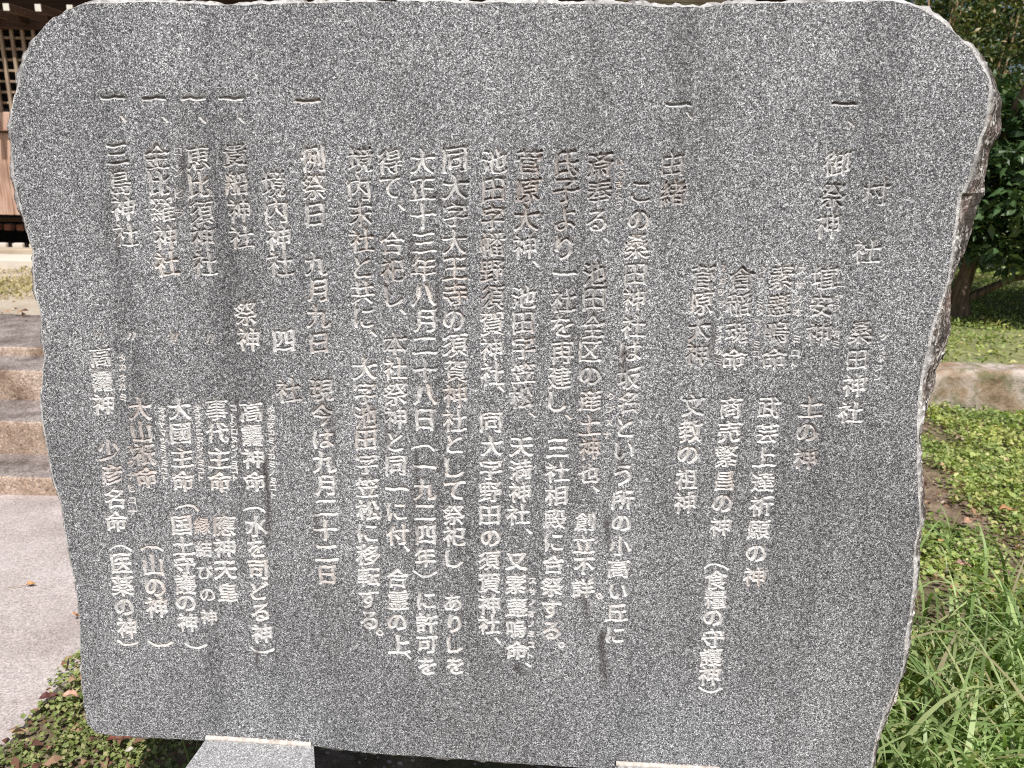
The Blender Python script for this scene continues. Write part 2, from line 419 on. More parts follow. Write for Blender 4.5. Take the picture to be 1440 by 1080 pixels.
RUNS=[
("村",5213,9535,5213,9535,40.7), ("社",5177,8727,5177,8727,41.4), ("桑田神社",5228,7550,5204,6360,37.7), ("クワタジン",5557,7496,5545,6892,12.1),
("一",4650,10716,4650,10716,37.2), ("、",4772,10465,4772,10465,32.5), ("御祭神",4647,9914,4615,9085,41.0), ("埴安神",4631,8341,4622,7523,40.3),
("ハニヤスノカミ",4842,8427,4882,7372,13.1), ("土の神",4607,6416,4612,5604,37.6), ("素盞嗚命",4029,8328,4023,7134,38.7), ("スサノオノミコト",4291,8435,4321,7036,14.2),
("武芸上達祈願の神",4014,6395,4022,3631,37.5), ("倉稲魂命",3454,8304,3434,7116,39.0), ("ウカノミタマノミコト",3737,8444,3762,7040,13.3), ("商売繁昌の神",3448,6376,3432,4441,37.5),
("（",3414,3781,3414,3781,41.9), ("食糧の守護神",3430,3551,3450,1853,37.1), ("）",3480,1594,3480,1594,41.2), ("一",2396,10690,2396,10690,38.3),
("、",2562,10559,2562,10559,39.3), ("由緒",2375,9905,2390,9494,40.0), ("菅原大神",2903,8302,2887,7175,38.2), ("スガワラノオオカミ",3180,8432,3208,7066,12.3),
("文教の祖神",2877,6367,2859,4816,38.7), ("この桑田神社は",1926,9497,1909,7179,39.3), ("坂名という",1897,6775,1884,5240,38.8), ("所の小高い丘に",1892,4820,1898,2503,37.1),
("いつきまつ",1633,9906,1621,9293,13.2), ("斎奉る",1352,9873,1323,9087,40.7), ("、",1478,8816,1478,8816,35.0), ("池田全区の",1333,8319,1308,6778,39.1),
("産土神也",1333,6414,1367,5242,37.0), ("、",1487,4978,1487,4978,33.1), ("創立不詳",1319,4438,1338,3303,37.2), ("。",1605,3168,1605,3168,34.2),
("ウブスナ",1643,6480,1626,5861,13.0), ("氏子より一社を",865,9887,877,7526,40.5), ("再建し",878,7126,836,6374,39.9), ("、",1017,6133,1017,6133,34.8),
("三社相殿に合祭する",858,5626,844,2518,38.4), ("。",1026,2272,1026,2272,34.9), ("菅原大神",314,9900,298,8691,40.4), ("、",461,8446,461,8446,35.7),
("池田字笠松",292,7959,290,6412,39.8), ("、",460,6147,460,6147,35.0), ("天満神社",294,5616,271,4497,38.0), ("、",457,4228,457,4228,34.0),
("又素盞嗚命",251,3693,280,2123,37.2), ("、",485,1861,485,1861,35.4), ("スサノオノミコト",534,3373,517,2046,13.9), ("池田字幡野須賀神社",-189,9894,-185,6764,40.3),
("、",-29,6535,-29,6535,35.0), ("同大字野田の須賀神社",-177,6011,-185,2548,38.7), ("、",-29,2286,-29,2286,35.3), ("同大字大王寺の須賀神社として",-747,9917,-753,4858,41.2),
("祭祀し",-764,4461,-764,3691,39.2), ("ありしを",-775,2924,-739,1771,36.8), ("大正十三年八月二十八日",-1225,9891,-1212,6019,41.0), ("（",-1249,5556,-1249,5556,42.9),
("一九二四年",-1229,5252,-1229,3704,39.1), ("）",-1231,3405,-1231,3405,43.4), ("に許可を",-1223,2924,-1207,1742,39.4), ("得て",-1717,9875,-1713,9504,40.0),
("、",-1537,9232,-1537,9232,36.0), ("合祀し",-1694,8714,-1675,7933,40.0), ("、",-1537,7689,-1537,7689,37.1), ("本社祭神と同一に付",-1676,7194,-1691,4077,39.6),
("、",-1531,3838,-1531,3838,35.0), ("合霊の上",-1690,3317,-1685,2108,39.3), ("、",-1531,1907,-1531,1907,36.2), ("境内末社と共に",-2158,9890,-2152,7575,40.9),
("、",-1993,7339,-1993,7339,35.3), ("大字池田字笠松に移転する",-2150,6792,-2181,2536,40.5), ("。",-2006,2299,-2006,2299,36.1), ("一",-2898,10701,-2898,10701,40.9),
("例祭日",-2857,9902,-2845,9108,40.7), ("九月九日",-2862,8375,-2852,7172,39.8), ("現今は九月二十二日",-2846,6419,-2865,3306,40.7), ("境内神社",-3451,9540,-3411,8364,42.5),
("四",-3412,7189,-3412,7189,42.8), ("社",-3381,6401,-3381,6401,43.4), ("一",-4036,10733,-4036,10733,40.4), ("、",-3894,10439,-3894,10439,36.2),
("貴船神社",-4021,9939,-3995,8754,40.3), ("祭神",-3996,7604,-3986,7195,40.6), ("高龗神命",-3995,6047,-4003,4886,39.7), ("（",-4042,4397,-4042,4397,42.8),
("水を司どる神",-4022,4114,-4032,2166,40.1), ("）",-4036,1860,-4036,1860,44.7), ("タカオカミノカミノミコト",-3670,6104,-3709,4656,12.8), ("一",-4600,10729,-4600,10729,40.6),
("、",-4472,10434,-4472,10434,36.5), ("恵比須神社",-4586,9902,-4598,8339,40.8), ("〃",-4577,7190,-4577,7190,25.1), ("事代主命",-4562,6061,-4584,4849,40.0),
("應神天皇",-4574,4088,-4589,2920,40.1), ("コトシロヌシノミコト",-4282,6083,-4319,4921,12.9), ("一",-5191,10725,-5191,10725,40.9), ("、",-5043,10429,-5043,10429,36.8),
("金比羅神社",-5204,9925,-5182,8326,41.0), ("コンピラ",-4883,9989,-4932,9084,16.5), ("〃",-5159,7196,-5159,7196,25.3), ("大國主命",-5169,6040,-5202,4847,40.3),
("（",-5166,4383,-5166,4383,43.4), ("国土守護の神",-5275,4055,-5323,2303,39.4), ("）",-5193,1870,-5193,1870,45.3), ("オオクニヌシノミコト",-4864,6062,-4889,4897,13.0),
("縁結びの神",-4936,4071,-4930,2418,29.4), ("一",-5827,10731,-5827,10731,41.2), ("、",-5681,10444,-5681,10444,37.0), ("三島神社",-5829,9928,-5807,8752,41.2),
("〃",-5849,7199,-5849,7199,25.5), ("大山祇命",-5828,6017,-5821,4882,40.6), ("（",-5821,3625,-5821,3625,44.3), ("山の神",-5824,3306,-5839,2551,42.3),
("）",-5833,1872,-5833,1872,45.6), ("オオヤマツミノミコト",-5462,6030,-5499,4871,13.1), ("〃",-6406,7183,-6406,7183,25.6), ("高龗神",-6383,6843,-6414,6067,38.9),
("タカオカミ",-6043,6854,-6081,6207,14.1), ("少彦名命",-6406,5307,-6405,4077,40.1), ("スクナヒコナ",-6045,5321,-6095,4254,14.5), ("（",-6376,3611,-6376,3611,42.1),
("医薬の神",-6390,3328,-6403,2133,41.5), ("）",-6404,1851,-6404,1851,43.3)
]
FRONT=[(-7319,1026),(-7328,577),(-7301,210),(-7162,34),(-6836,14),(-5793,24),(-4505,23),(-3206,60),(-2290,-9),(-700,-10),(1036,-28),(2418,-14),(4193,-18),(5358,-11),(5934,6),(6110,74),(6163,214),(6176,404),(6188,699),(6200,992),(6270,1364),(6334,1581),(6417,1907),(6467,2228),(6433,2684),(6455,3130),(6448,3627),(6397,4125),(6388,4277),(6417,4641),(6336,5120),(6271,5558),(6213,5979),(6184,6253),(6144,6653),(6157,6708),(6153,6943),(6172,7156),(6194,7535),(6236,7826),(6285,8053),(6346,8339),(6346,8560),(6333,8948),(6328,9271),(6330,9542),(6369,9572),(6435,9755),(6475,9946),(6492,10228),(6547,10434),(6545,10647),(6553,10848),(6516,11048),(6390,11219),(6263,11398),(6087,11540),(5888,11718),(5660,11850),(5473,11947),(5159,12022),(5002,12026),(4632,12018),(4074,12010),(3700,12002),(3087,11994),(2757,11958),(2423,11950),(2184,11950),(1798,11977),(1314,11996),(730,11987),(436,12006),(43,12002),(-154,12015),(-649,11998),(-948,12030),(-1548,12026),(-2153,12023),(-2661,12009),(-3173,12001),(-3688,11987),(-3999,11974),(-4309,11993),(-4933,12021),(-5353,12022),(-5670,12013),(-5989,12004),(-6150,11985),(-6370,11929),(-6656,11767),(-6761,11691),(-6838,11594),(-6949,11478),(-7097,11245),(-7171,11088),(-7215,10910),(-7308,10741),(-7392,10500),(-7444,10196),(-7464,9775),(-7463,9474),(-7404,9085),(-7353,8809),(-7300,8488),(-7336,7907),(-7294,7575),(-7308,6861),(-7373,6513),(-7449,6172),(-7465,5734),(-7439,5375),(-7421,4975),(-7365,4608),(-7313,4424),(-7305,4048),(-7269,3425),(-7231,2973),(-7221,2420),(-7239,1896)]
SIDE_R=[(6436,-251),(6467,218),(6486,568),(6627,1182),(6767,1863),(6754,2817),(6746,3340),(6711,3802),(6709,4087),(6732,4167),(6739,4468),(6703,4842),(6626,5232),(6526,5722),(6516,6104),(6558,6369),(6574,6619),(6639,6779),(6683,7086),(6720,7363),(6747,7638),(6707,7935),(6657,8234),(6674,8414),(6710,8531),(6770,8732),(6838,8941),(6881,9138),(6882,9425),(6952,9568),(6955,9618),(6941,9929),(6955,10178),(7014,10316),(7053,10454),(7022,10600),(7022,10803),(6959,10966),(6914,11071),(6812,11175),(6683,11327)]
SIDE_L=[(-7017,11877),(-7452,11155),(-7685,10484),(-7758,9452),(-7716,9039),(-7706,8841),(-7658,8653),(-7598,8464),(-7600,8149),(-7641,8012),(-7647,7864),(-7611,7761),(-7562,7463),(-7638,6519),(-7778,5540),(-7733,4854),(-7733,4638),(-7718,4434),(-7647,4283),(-7603,3766)]
STAINS=[(-663,9709,-641,9277,41,0.50),(1657,2450,1774,1614,57,0.90),(1836,5549,1860,5262,43,0.80),(1665,4429,1705,4010,44,0.70),(1369,3067,1417,2691,45,0.70),(-3797,5206,-3835,3798,35,0.90),(-4122,1854,-4117,1505,37,0.70),(-1231,3303,-1233,3114,35,0.50),(309,1784,464,1714,35,0.80),(-4802,9909,-4935,9031,54,0.70),(-5233,5507,-5224,5329,47,0.50),(-3879,4108,-3820,3862,47,0.60),(1827,7111,1821,6783,74,0.70),(-2813,6065,-2662,5839,68,0.70),(-1373,8730,-1356,8312,32,0.60),(-1415,4828,-1413,3856,34,0.50),(-1024,8002,-1003,7788,32,0.60),(-3017,4333,-3017,4025,35,0.60),(-5902,8697,-5927,8429,33,0.70),(-1039,9402,-935,9252,42,0.60),(-2740,9017,-2745,8861,32,0.50),(858,11029,966,8673,218,0.16),(-4627,10511,-4760,7804,279,0.16),(-3944,10319,-4095,7269,256,0.14),(-1549,11952,-1521,10341,301,0.10),(45,11860,111,9167,158,0.10),(2693,11497,2850,9213,384,0.12),(-693,9357,-661,8847,62,0.40),(-2226,2675,-2233,2350,47,0.60),(3067,7575,3128,7149,51,0.50),(1678,1935,1753,1547,34,0.60),(-1352,5423,-1313,4713,33,0.70),(-1399,4164,-1381,3609,34,0.60),(-1809,5870,-1795,5405,33,0.50),(-2666,5722,-2643,5371,34,0.50),(-669,2763,-644,2508,35,0.50),(-4248,6245,-4254,5780,34,0.50),(-58,8652,-23,8425,42,0.50),(546,7506,576,7182,32,0.50),(1941,9198,1977,8896,30,0.40),(4647,9634,4706,9342,29,0.50),(3226,7099,3267,6829,31,0.60),(1053,11123,1348,4831,257,0.14),(2821,4896,3046,1696,326,0.10),(-2759,2903,-2755,775,288,0.10),(-5885,9794,-6100,8746,55,0.35)]
BLOCK_A=[(-0.5236, 1.136), (-0.332, 1.1245), (-0.2766, 0.936), (-0.5534, 0.8906)]
BLOCK_B=[(0.1876, 1.0864), (0.3639, 1.0778), (0.3877, 0.8324), (0.1836, 0.841)]
BLOCK_B_Z=0.3309
LEAVES=[
('orange leaf with long stalk lying on the concrete path', (-1.462, 2.105, 0.03), 0.03, 0.012, (0.5, 0.25, 0.1), 3.3, 0.1, 0.05, 0),
('small orange leaf standing at the left edge of the tablet', (-1.23, 1.931, 0.04), 0.026, 0.017, (0.62, 0.3, 0.12), 1.4, 0.9, 0, 0.3),
('dark reddish brown curled leaf at the path edge', (-1.102, 1.584, 0.04), 0.042, 0.018, (0.11, 0.035, 0.03), 0.6, 0.25, 0.01, 0.4),
('pale pink brown leaf beside the lower left corner of the tablet', (-1.039, 1.572, 0.055), 0.038, 0.022, (0.48, 0.28, 0.2), 0.1, 0.2, 0, 0.2),
('long reddish brown leaf under the bottom edge of the tablet', (-0.864, 1.45, 0.04), 0.055, 0.018, (0.16, 0.05, 0.03), 0.25, 0.15, 0, 0.3),
('whitish dry leaf in the moss beside the base block', (-0.819, 1.404, 0.05), 0.022, 0.012, (0.5, 0.46, 0.38), 0.9, 0.4, 0, 0.3),
('tan leaf lying on the ground cover between the tablet and the long grass', (1.491, 2.294, 0.06), 0.055, 0.028, (0.5, 0.3, 0.22), 2.5, 0.2, 0, 0.2),
('brown leaf half covered by grass below the tan leaf', (1.401, 2.169, 0.05), 0.05, 0.03, (0.33, 0.16, 0.09), 0.4, 0.3, 0, 0.1),
('pale leaf in the ground cover near the kerb', (1.941, 3.363, 0.04), 0.05, 0.022, (0.45, 0.38, 0.32), 0.3, 0.2, 0, 0.2),
('light brown leaf in the middle of the ground cover', (1.712, 2.651, 0.05), 0.065, 0.03, (0.4, 0.24, 0.16), 0.7, 0.2, 0, 0.2),
('pinkish leaf right beside the edge of the tablet', (1.7, 2.821, 0.05), 0.04, 0.02, (0.5, 0.38, 0.3), 1.2, 0.3, 0, 0.2),
('orange brown leaf at the right above the grass', (1.923, 2.754, 0.05), 0.07, 0.03, (0.42, 0.22, 0.1), 2.8, 0.2, 0, 0.2),
('reddish leaf on the grassy ground at the right margin', (1.387, 1.865, 0.06), 0.05, 0.022, (0.3, 0.1, 0.08), 1.8, 0.3, 0, 0.2),
('yellowish leaf close to the right edge of the tablet', (1.528, 2.489, 0.05), 0.032, 0.018, (0.45, 0.3, 0.12), 0.2, 0.2, 0, 0.2)]
# ------------------------------------------------------------------ the inscribed tablet
S_UP = np.array([-0.0045725, 0.05981925, 0.99819875])
S_RT = np.array([0.99768197, -0.06750153, 0.00861531])
S_IN = np.cross(S_UP, S_RT)
if S_IN[1] < 0: S_IN = -S_IN
S_IN /= np.linalg.norm(S_IN)
S_ORG = np.array([-0.01027887, 1.1, 0.31699036])
TABLET_M = Matrix(((S_RT[0], S_IN[0], S_UP[0], S_ORG[0]), (S_RT[1], S_IN[1], S_UP[1], S_ORG[1]),
                   (S_RT[2], S_IN[2], S_UP[2], S_ORG[2]), (0, 0, 0, 1)))

NG = 176          # glyph raster size
GX0, GSP = -0.12, 1.24

def glyph_mask(ch):
    cu_ = bpy.data.curves.new('glyph', 'FONT'); cu_.body = ch; cu_.resolution_u = 4
    o = bpy.data.objects.new('glyph', cu_); COL.objects.link(o)
    me = o.to_mesh()
    P = np.array([(v.co.x, v.co.y) for v in me.vertices])
    T = [tuple(p.vertices) for p in me.polygons]
    o.to_mesh_clear(); bpy.data.objects.remove(o); bpy.data.curves.remove(cu_)
    cx = (P[:, 0].min() + P[:, 0].max()) / 2; cy = (P[:, 1].min() + P[:, 1].max()) / 2
    P = P - (cx, cy) + 0.5
    m = np.zeros((NG, NG), bool)
    Q = (P - GX0) / GSP * NG - .5
    for t in T:
        for k in range(1, len(t) - 1):
            a, b, c = Q[t[0]], Q[t[k]], Q[t[k + 1]]
            x0 = max(0, int(min(a[0], b[0], c[0]))); x1 = min(NG - 1, int(max(a[0], b[0], c[0])) + 1)
            y0 = max(0, int(min(a[1], b[1], c[1]))); y1 = min(NG - 1, int(max(a[1], b[1], c[1])) + 1)
            X, Y = np.meshgrid(np.arange(x0, x1 + 1), np.arange(y0, y1 + 1))
            e0 = (b[0] - a[0]) * (Y - a[1]) - (b[1] - a[1]) * (X - a[0])
            e1 = (c[0] - b[0]) * (Y - b[1]) - (c[1] - b[1]) * (X - b[0])
            e2 = (a[0] - c[0]) * (Y - c[1]) - (a[1] - c[1]) * (X - c[0])
            ins = ((e0 >= 0) & (e1 >= 0) & (e2 >= 0)) | ((e0 <= 0) & (e1 <= 0) & (e2 <= 0))
            m[y0:y1 + 1, x0:x1 + 1] |= ins
    return m

def edt(m):
    """distance (pixels) from each True pixel to the nearest False one"""
    n0, n1 = m.shape
    big = 1e4
    d = np.where(m, big, 0.0)
    for i in range(1, n0): d[i] = np.minimum(d[i], d[i - 1] + 1)
    for i in range(n0 - 2, -1, -1): d[i] = np.minimum(d[i], d[i + 1] + 1)
    d2 = d ** 2
    j = np.arange(n1)
    par = (j[:, None] - j[None, :]) ** 2
    out = np.empty_like(d)
    for i in range(n0): out[i] = (d2[i][None, :] + par).min(1)
    return np.sqrt(out)

KANA = 'いつきまつのとるをしてりうこはよりにすどびあむ'
def run_ends(m, L):
    """for long runs along axis 1: lists of (row, first, last)"""
    out = []
    for r in range(m.shape[0]):
        row = m[r]
        if not row.any(): continue
        d = np.diff(np.concatenate(([0], row.astype(np.int8), [0])))
        for a, b in zip(np.nonzero(d == 1)[0], np.nonzero(d == -1)[0] - 1):
            if b - a > L: out.append((r, a, b))
    return out
def brush_ends(m, rad):
    """thickened stroke ends like brush-written characters: right end of horizontals, top of verticals"""
    px = NG / GSP
    R = rad * px
    pad = np.zeros((NG, NG), bool)
    Y, X = np.mgrid[0:NG, 0:NG]
    done = []
    def blob(x, y, r, sx, sy):
        x0, x1 = max(0, int(x - 2 * r)), min(NG, int(x + 2 * r) + 2); y0, y1 = max(0, int(y - 2 * r)), min(NG, int(y + 2 * r) + 2)
        xx = (X[y0:y1, x0:x1] - x); yy = (Y[y0:y1, x0:x1] - y)
        pad[y0:y1, x0:x1] |= ((xx * sx + yy * sy) * .9) ** 2 + ((yy * sx - xx * sy) * 1.35) ** 2 < r * r
    for r, a, b in run_ends(m, .17 * px):
        if any(abs(b - bb) < R * .9 and abs(r - rr) < R * 1.3 for rr, bb in done): continue
        # middle of the stroke's thickness at its end
        c = m[:, max(b - 2, 0)]; t = r
        while t + 1 < NG and c[t + 1]: t += 1
        th = t - r
        if th > .13 * px: continue
        done.append((r, b)); blob(b - R * .35, r + th * .5 + R * .30, R, .8, -.6)
    done = []
    for cc, a, b in run_ends(m.T, .20 * px):
        if any(abs(b - bb) < R * .9 and abs(cc - rr) < R * 1.3 for rr, bb in done): continue
        t = cc; row = m[max(b - 2, 0)]
        while t + 1 < NG and row[t + 1]: t += 1
        th = t - cc
        if th > .13 * px: continue
        done.append((cc, b)); blob(cc + th * .5 - R * .15, b - R * .3, R * .95, .7, -.7)
    return m | pad

_sdf = {}
def glyph_sdf(ch):
    if ch not in _sdf:
        src = {'，': '、'}.get(ch, ch)
        m = glyph_mask(src)
        if ch in '（）':
            m = np.rot90(m, 1)
        m = np.ascontiguousarray(m)
        if ch not in '（）、。〃' and not ('ァ' <= ch <= 'ン') and ch not in KANA:
            m = brush_ends(m, .060 if m.mean() < .19 else .040)
        _sdf[ch] = (np.where(m, edt(m) - .5, -(edt(~m) - .5)) * (GSP / NG)).astype(np.float32)
    return _sdf[ch]

# grid over the inscribed field
GS = 0.00094
TILE = 8
GU0, GV0 = -0.676, 0.128
NTU, NTV = 167, 128
NU, NV = NTU * TILE, NTV * TILE
DEP = np.zeros((NV + 1, NU + 1), np.float32)
GID = np.full((NV + 1, NU + 1), -1, np.int32)
ginfo = []
uu = GU0 + np.arange(NU + 1) * GS
vv = GV0 + np.arange(NV + 1) * GS

def stamp(ch, cu_, cv_, em, small, big_ids=[0]):
    gid = len(ginfo)
    S = glyph_sdf(ch)
    half = em * .64
    i0, i1 = np.searchsorted(uu, (cu_ - half, cu_ + half)); j0, j1 = np.searchsorted(vv, (cv_ - half, cv_ + half))
    U, V = np.meshgrid(uu[i0:i1] - cu_, vv[j0:j1] - cv_)
    rot = random.uniform(-.025, .025)
    sx = random.uniform(.94, 1.04); sy = random.uniform(.94, 1.04)
    x = (U * math.cos(rot) + V * math.sin(rot)) / (em * sx)
    y = (-U * math.sin(rot) + V * math.cos(rot)) / (em * sy)
    if not small and ch not in '（）一の〃':
        y = y - 0.075 * x                      # written strokes climb to the right
    if ch == '一':
        y = y - 0.05 * x + 0.10 * (x * x) * np.sign(x)
    # hand of the carver: slow wobble
    ph = random.uniform(0, 6.28); ph2 = random.uniform(0, 6.28)
    x = x + .015 * np.sin(y * 9 + ph) + .005 * np.sin(y * 23 + ph2 * 2); y = y + .018 * np.sin(x * 8 + ph2) + .006 * np.sin(x * 19 + ph * 2)
    fx = (x + .5 - GX0) / GSP * NG - .5; fy = (y + .5 - GX0) / GSP * NG - .5
    fx = np.clip(fx, 0, NG - 1.01); fy = np.clip(fy, 0, NG - 1.01)
    ix = fx.astype(int); iy = fy.astype(int); ax = fx - ix; ay = fy - iy
    d = (S[iy, ix] * (1 - ax) * (1 - ay) + S[iy, ix + 1] * ax * (1 - ay) + S[iy + 1, ix] * (1 - ax) * ay + S[iy + 1, ix + 1] * ax * ay) * em
    # pressure: strokes swell and thin a little, heavier to the upper right
    press = .00055 * np.sin(x * 12 + ph) * np.sin(y * 11 + ph2) + .00030 * (x + y)
    off = (.00045 if small else PRESS.get(ch, .00042) + .00042) + (0 if small else press)
    dd = d + off
    # chisel cut: floors slant up to the lower edge of a stroke, the upper wall is left steep;
    # long verticals are cut as a plain V
    ins = dd > 0
    dn = np.zeros_like(dd); upr = np.zeros_like(dd)
    for r in range(dd.shape[0]):
        dn[r] = np.where(ins[r], (dn[r - 1] + GS if r else GS), 0)
        first = ins[r] & (~ins[r - 1] if r else True)
        dn[r] = np.where(first, np.minimum(GS, dd[r] + .0002), dn[r])
    for r in range(dd.shape[0] - 1, -1, -1):
        upr[r] = np.where(ins[r], (upr[r + 1] + GS if r < dd.shape[0] - 1 else GS), 0)
    wt = np.clip((.0085 - (dn + upr - GS)) / .0025, 0, 1)
    kv = min(1.3, max(0, (cv_ - .30) / .5)) * random.uniform(.8, 1.15) + max(0, min(.35, (cu_ - .1))) * .6
    dv = np.clip(dd, 0, 1) * (.85 + .75 * kv) + .0004
    dep = np.where(ins, np.clip(dn * (.42 + .74 * kv) + .0003, 0, .0036 + .0038 * kv) * wt + np.clip(dv, 0, .0042) * (1 - wt), 0)
    if small: dep = np.clip(dep, 0, .0018)
    sub = DEP[j0:j1, i0:i1]; gs = GID[j0:j1, i0:i1]
    w = dep > sub
    sub[w] = dep[w]; gs[w] = gid
    ginfo.append((ch, int((dep > 0).sum()), small, (i0, i1, j0, j1)))

PRESS = {c: .00085 for c in '一二三十八大上天又'}
PRESS.update({c: .0007 for c in 'のとるをししてりいう土不正王九日月四'})
PRESS.update({c: .00022 for c in '龗護薬羅願糧繁盞魂稲嗚賀須殿創'})
PRESS.update({c: .0001 for c in '（）'})
for (t, a, b, c, d, em) in RUNS:
    em *= 1e-3
    for k, ch in enumerate(t):
        f = k / (len(t) - 1) if len(t) > 1 else 0
        small = em < .032 or ch in '、。〃'
        jx, jy = (0, 0) if len(t) == 1 else (random.gauss(0, .0006), random.gauss(0, .0006))
        e2 = em * (1.0 if small else .955)
        stamp(ch, (a + (c - a) * f) * 1e-4 + jx, (b + (d - b) * f) * 1e-4 + jy, e2, small)

# chisel roughness inside the cuts, and rain stains as a vertex attribute
nz = rng.normal(0, 1, DEP.shape).astype(np.float32)
DEP = np.where(DEP > 0, np.maximum(DEP + nz * .00016 * np.clip(DEP / .002, 0, 1), .00005), 0).astype(np.float32)
STA = np.zeros_like(DEP)
UG, VG = np.meshgrid(uu, vv)
warp = np.sin(VG * 90) * .0012 + np.sin(VG * 37 + 1) * .002 + rng.normal(0, .0006, DEP.shape)
for (a, b, c, d, w, k) in STAINS:
    a, b, c, d, w = a * 1e-4, b * 1e-4, c * 1e-4, d * 1e-4, w * 1e-4
    L2 = (c - a) ** 2 + (d - b) ** 2
    t = np.clip(((UG - a) * (c - a) + (VG - b) * (d - b)) / L2, -.25, 1.25)
    dist = np.hypot(UG + warp - a - (c - a) * np.clip(t, 0, 1), (VG - b - (d - b) * np.clip(t, 0, 1)) * (.55 if w < .01 else 1))
    s = k * np.clip(1.15 - dist / (w * 1.8), 0, 1) ** 1.3 * (1 - .45 * np.clip(t, 0, 1))
    STA = np.maximum(STA, s)
STA = np.clip(STA + rng.normal(0, .12, DEP.shape) * (STA > .05), 0, 1).astype(np.float32)
# brown grime lying in the cuts, more of it high up and towards the left
gr = np.array([[mnoise.noise(Vector((u * 14, v * 11, 3.3))) for u in uu[::16]] for v in vv[::16]])
gr = np.repeat(np.repeat(gr, 16, 0), 16, 1)[:NV + 1, :NU + 1]
GRI = np.clip((VG - .45) * .45 + np.clip(-UG, 0, .5) * .3 + gr * 1.3 - .42, 0, .5).astype(np.float32)

gw = np.array([random.gauss(0, .17) for _ in ginfo] + [0])
WOR_SHADE = np.clip((VG - .62) * .85 + np.clip(UG - .05, 0, .5) * .45 * (VG > .6) + gr * .5 + gw[GID] - .10, 0, .42).astype(np.float32)  # per-letter wear, plus grey painted towards top and right as shade in the cuts

tile_act = np.zeros((NTV, NTU), bool)
has = (DEP > 0) | (STA > .03)
for tj in range(NTV):
    blk = has[tj * TILE:(tj + 1) * TILE + 1]
    tile_act[tj] = [blk[:, ti * TILE:(ti + 1) * TILE + 1].any() for ti in range(NTU)]
tile_act[0] = tile_act[-1] = False; tile_act[:, 0] = tile_act[:, -1] = False
edge_flat = np.zeros_like(has); 
# nothing may be carved where a tile is flat
keep = np.zeros_like(has)
for tj, ti in zip(*np.nonzero(tile_act)):
    keep[tj * TILE:(tj + 1) * TILE + 1, ti * TILE:(ti + 1) * TILE + 1] = True
need = keep.copy()
need[::TILE, ::TILE] = True
vid = np.full(need.shape, -1, np.int64)
jj, ii = np.nonzero(need)
vid[jj, ii] = np.arange(len(jj))
GV = np.stack([uu[ii], DEP[jj, ii], vv[jj]], 1)
sta_v = list(STA[jj, ii])
nvt = len(jj)

act_cell = np.repeat(np.repeat(tile_act, TILE, 0), TILE, 1)
cj, ci = np.nonzero(act_cell)
quads = np.stack([vid[cj, ci], vid[cj, ci + 1], vid[cj + 1, ci + 1], vid[cj + 1, ci]], 1)
cd = np.stack([DEP[cj, ci], DEP[cj, ci + 1], DEP[cj + 1, ci + 1], DEP[cj + 1, ci]], 1)
cg = np.stack([GID[cj, ci], GID[cj, ci + 1], GID[cj + 1, ci + 1], GID[cj + 1, ci]], 1)
pick = cd.argmax(1); r_ = np.arange(len(cj))
cell_gid = np.where(cd.max(1) > 0, cg[r_, pick], -1)
flatq = quads[cell_gid < 0]
# fans over flat tiles
fan = []; extra = []
for tj, ti in zip(*np.nonzero(~tile_act)):
    j0, i0 = tj * TILE, ti * TILE; j1, i1 = j0 + TILE, i0 + TILE
    ring = [vid[j0, i] for i in range(i0, i1)] + [vid[j, i1] for j in range(j0, j1)] \
        + [vid[j1, i] for i in range(i1, i0, -1)] + [vid[j, i0] for j in range(j1, j0, -1)]
    ring = [r for r in ring if r >= 0]
    if len(ring) == 4:
        fan.append((ring[0], ring[1], ring[2])); fan.append((ring[0], ring[2], ring[3]))
    else:
        c = nvt + len(extra)
        extra.append(((uu[i0] + uu[i1]) / 2, 0.0, (vv[j0] + vv[j1]) / 2))
        for k in range(len(ring)): fan.append((c, ring[k], ring[(k + 1) % len(ring)]))
verts = np.concatenate([GV, np.array(extra).reshape(-1, 3)])

# the outline, resampled and slightly chipped
F0 = np.array(FRONT) * 1e-4
out = []
for k in range(len(F0)):
    a, b = F0[k], F0[(k + 1) % len(F0)]
    n_ = max(1, int(np.linalg.norm(b - a) / .0045))
    for i in range(n_): out.append(a + (b - a) * i / n_)
FO = np.array(out); NF = len(FO)
tng = np.roll(FO, -3, 0) - np.roll(FO, 3, 0); tng /= np.linalg.norm(tng, axis=1)[:, None]
nrm = np.stack([tng[:, 1], -tng[:, 0]], 1)
area = .5 * np.sum(FO[:, 0] * np.roll(FO[:, 1], -1) - np.roll(FO[:, 0], -1) * FO[:, 1])
if area < 0: nrm = -nrm
def pn(p, s, z): return mnoise.noise(Vector((p[0] * s, p[1] * s, z)))
chip = np.array([pn(p, 55, 0) * .0016 + pn(p, 160, 2) * .0009 for p in FO])
bottomness = np.clip((.03 - FO[:, 1]) / .02, 0, 1)
FO = FO + nrm * (chip * (1 - bottomness * .8))[:, None]
fbase = len(verts)
fv = np.stack([FO[:, 0], np.zeros(NF), FO[:, 1]], 1)
verts = np.concatenate([verts, fv])
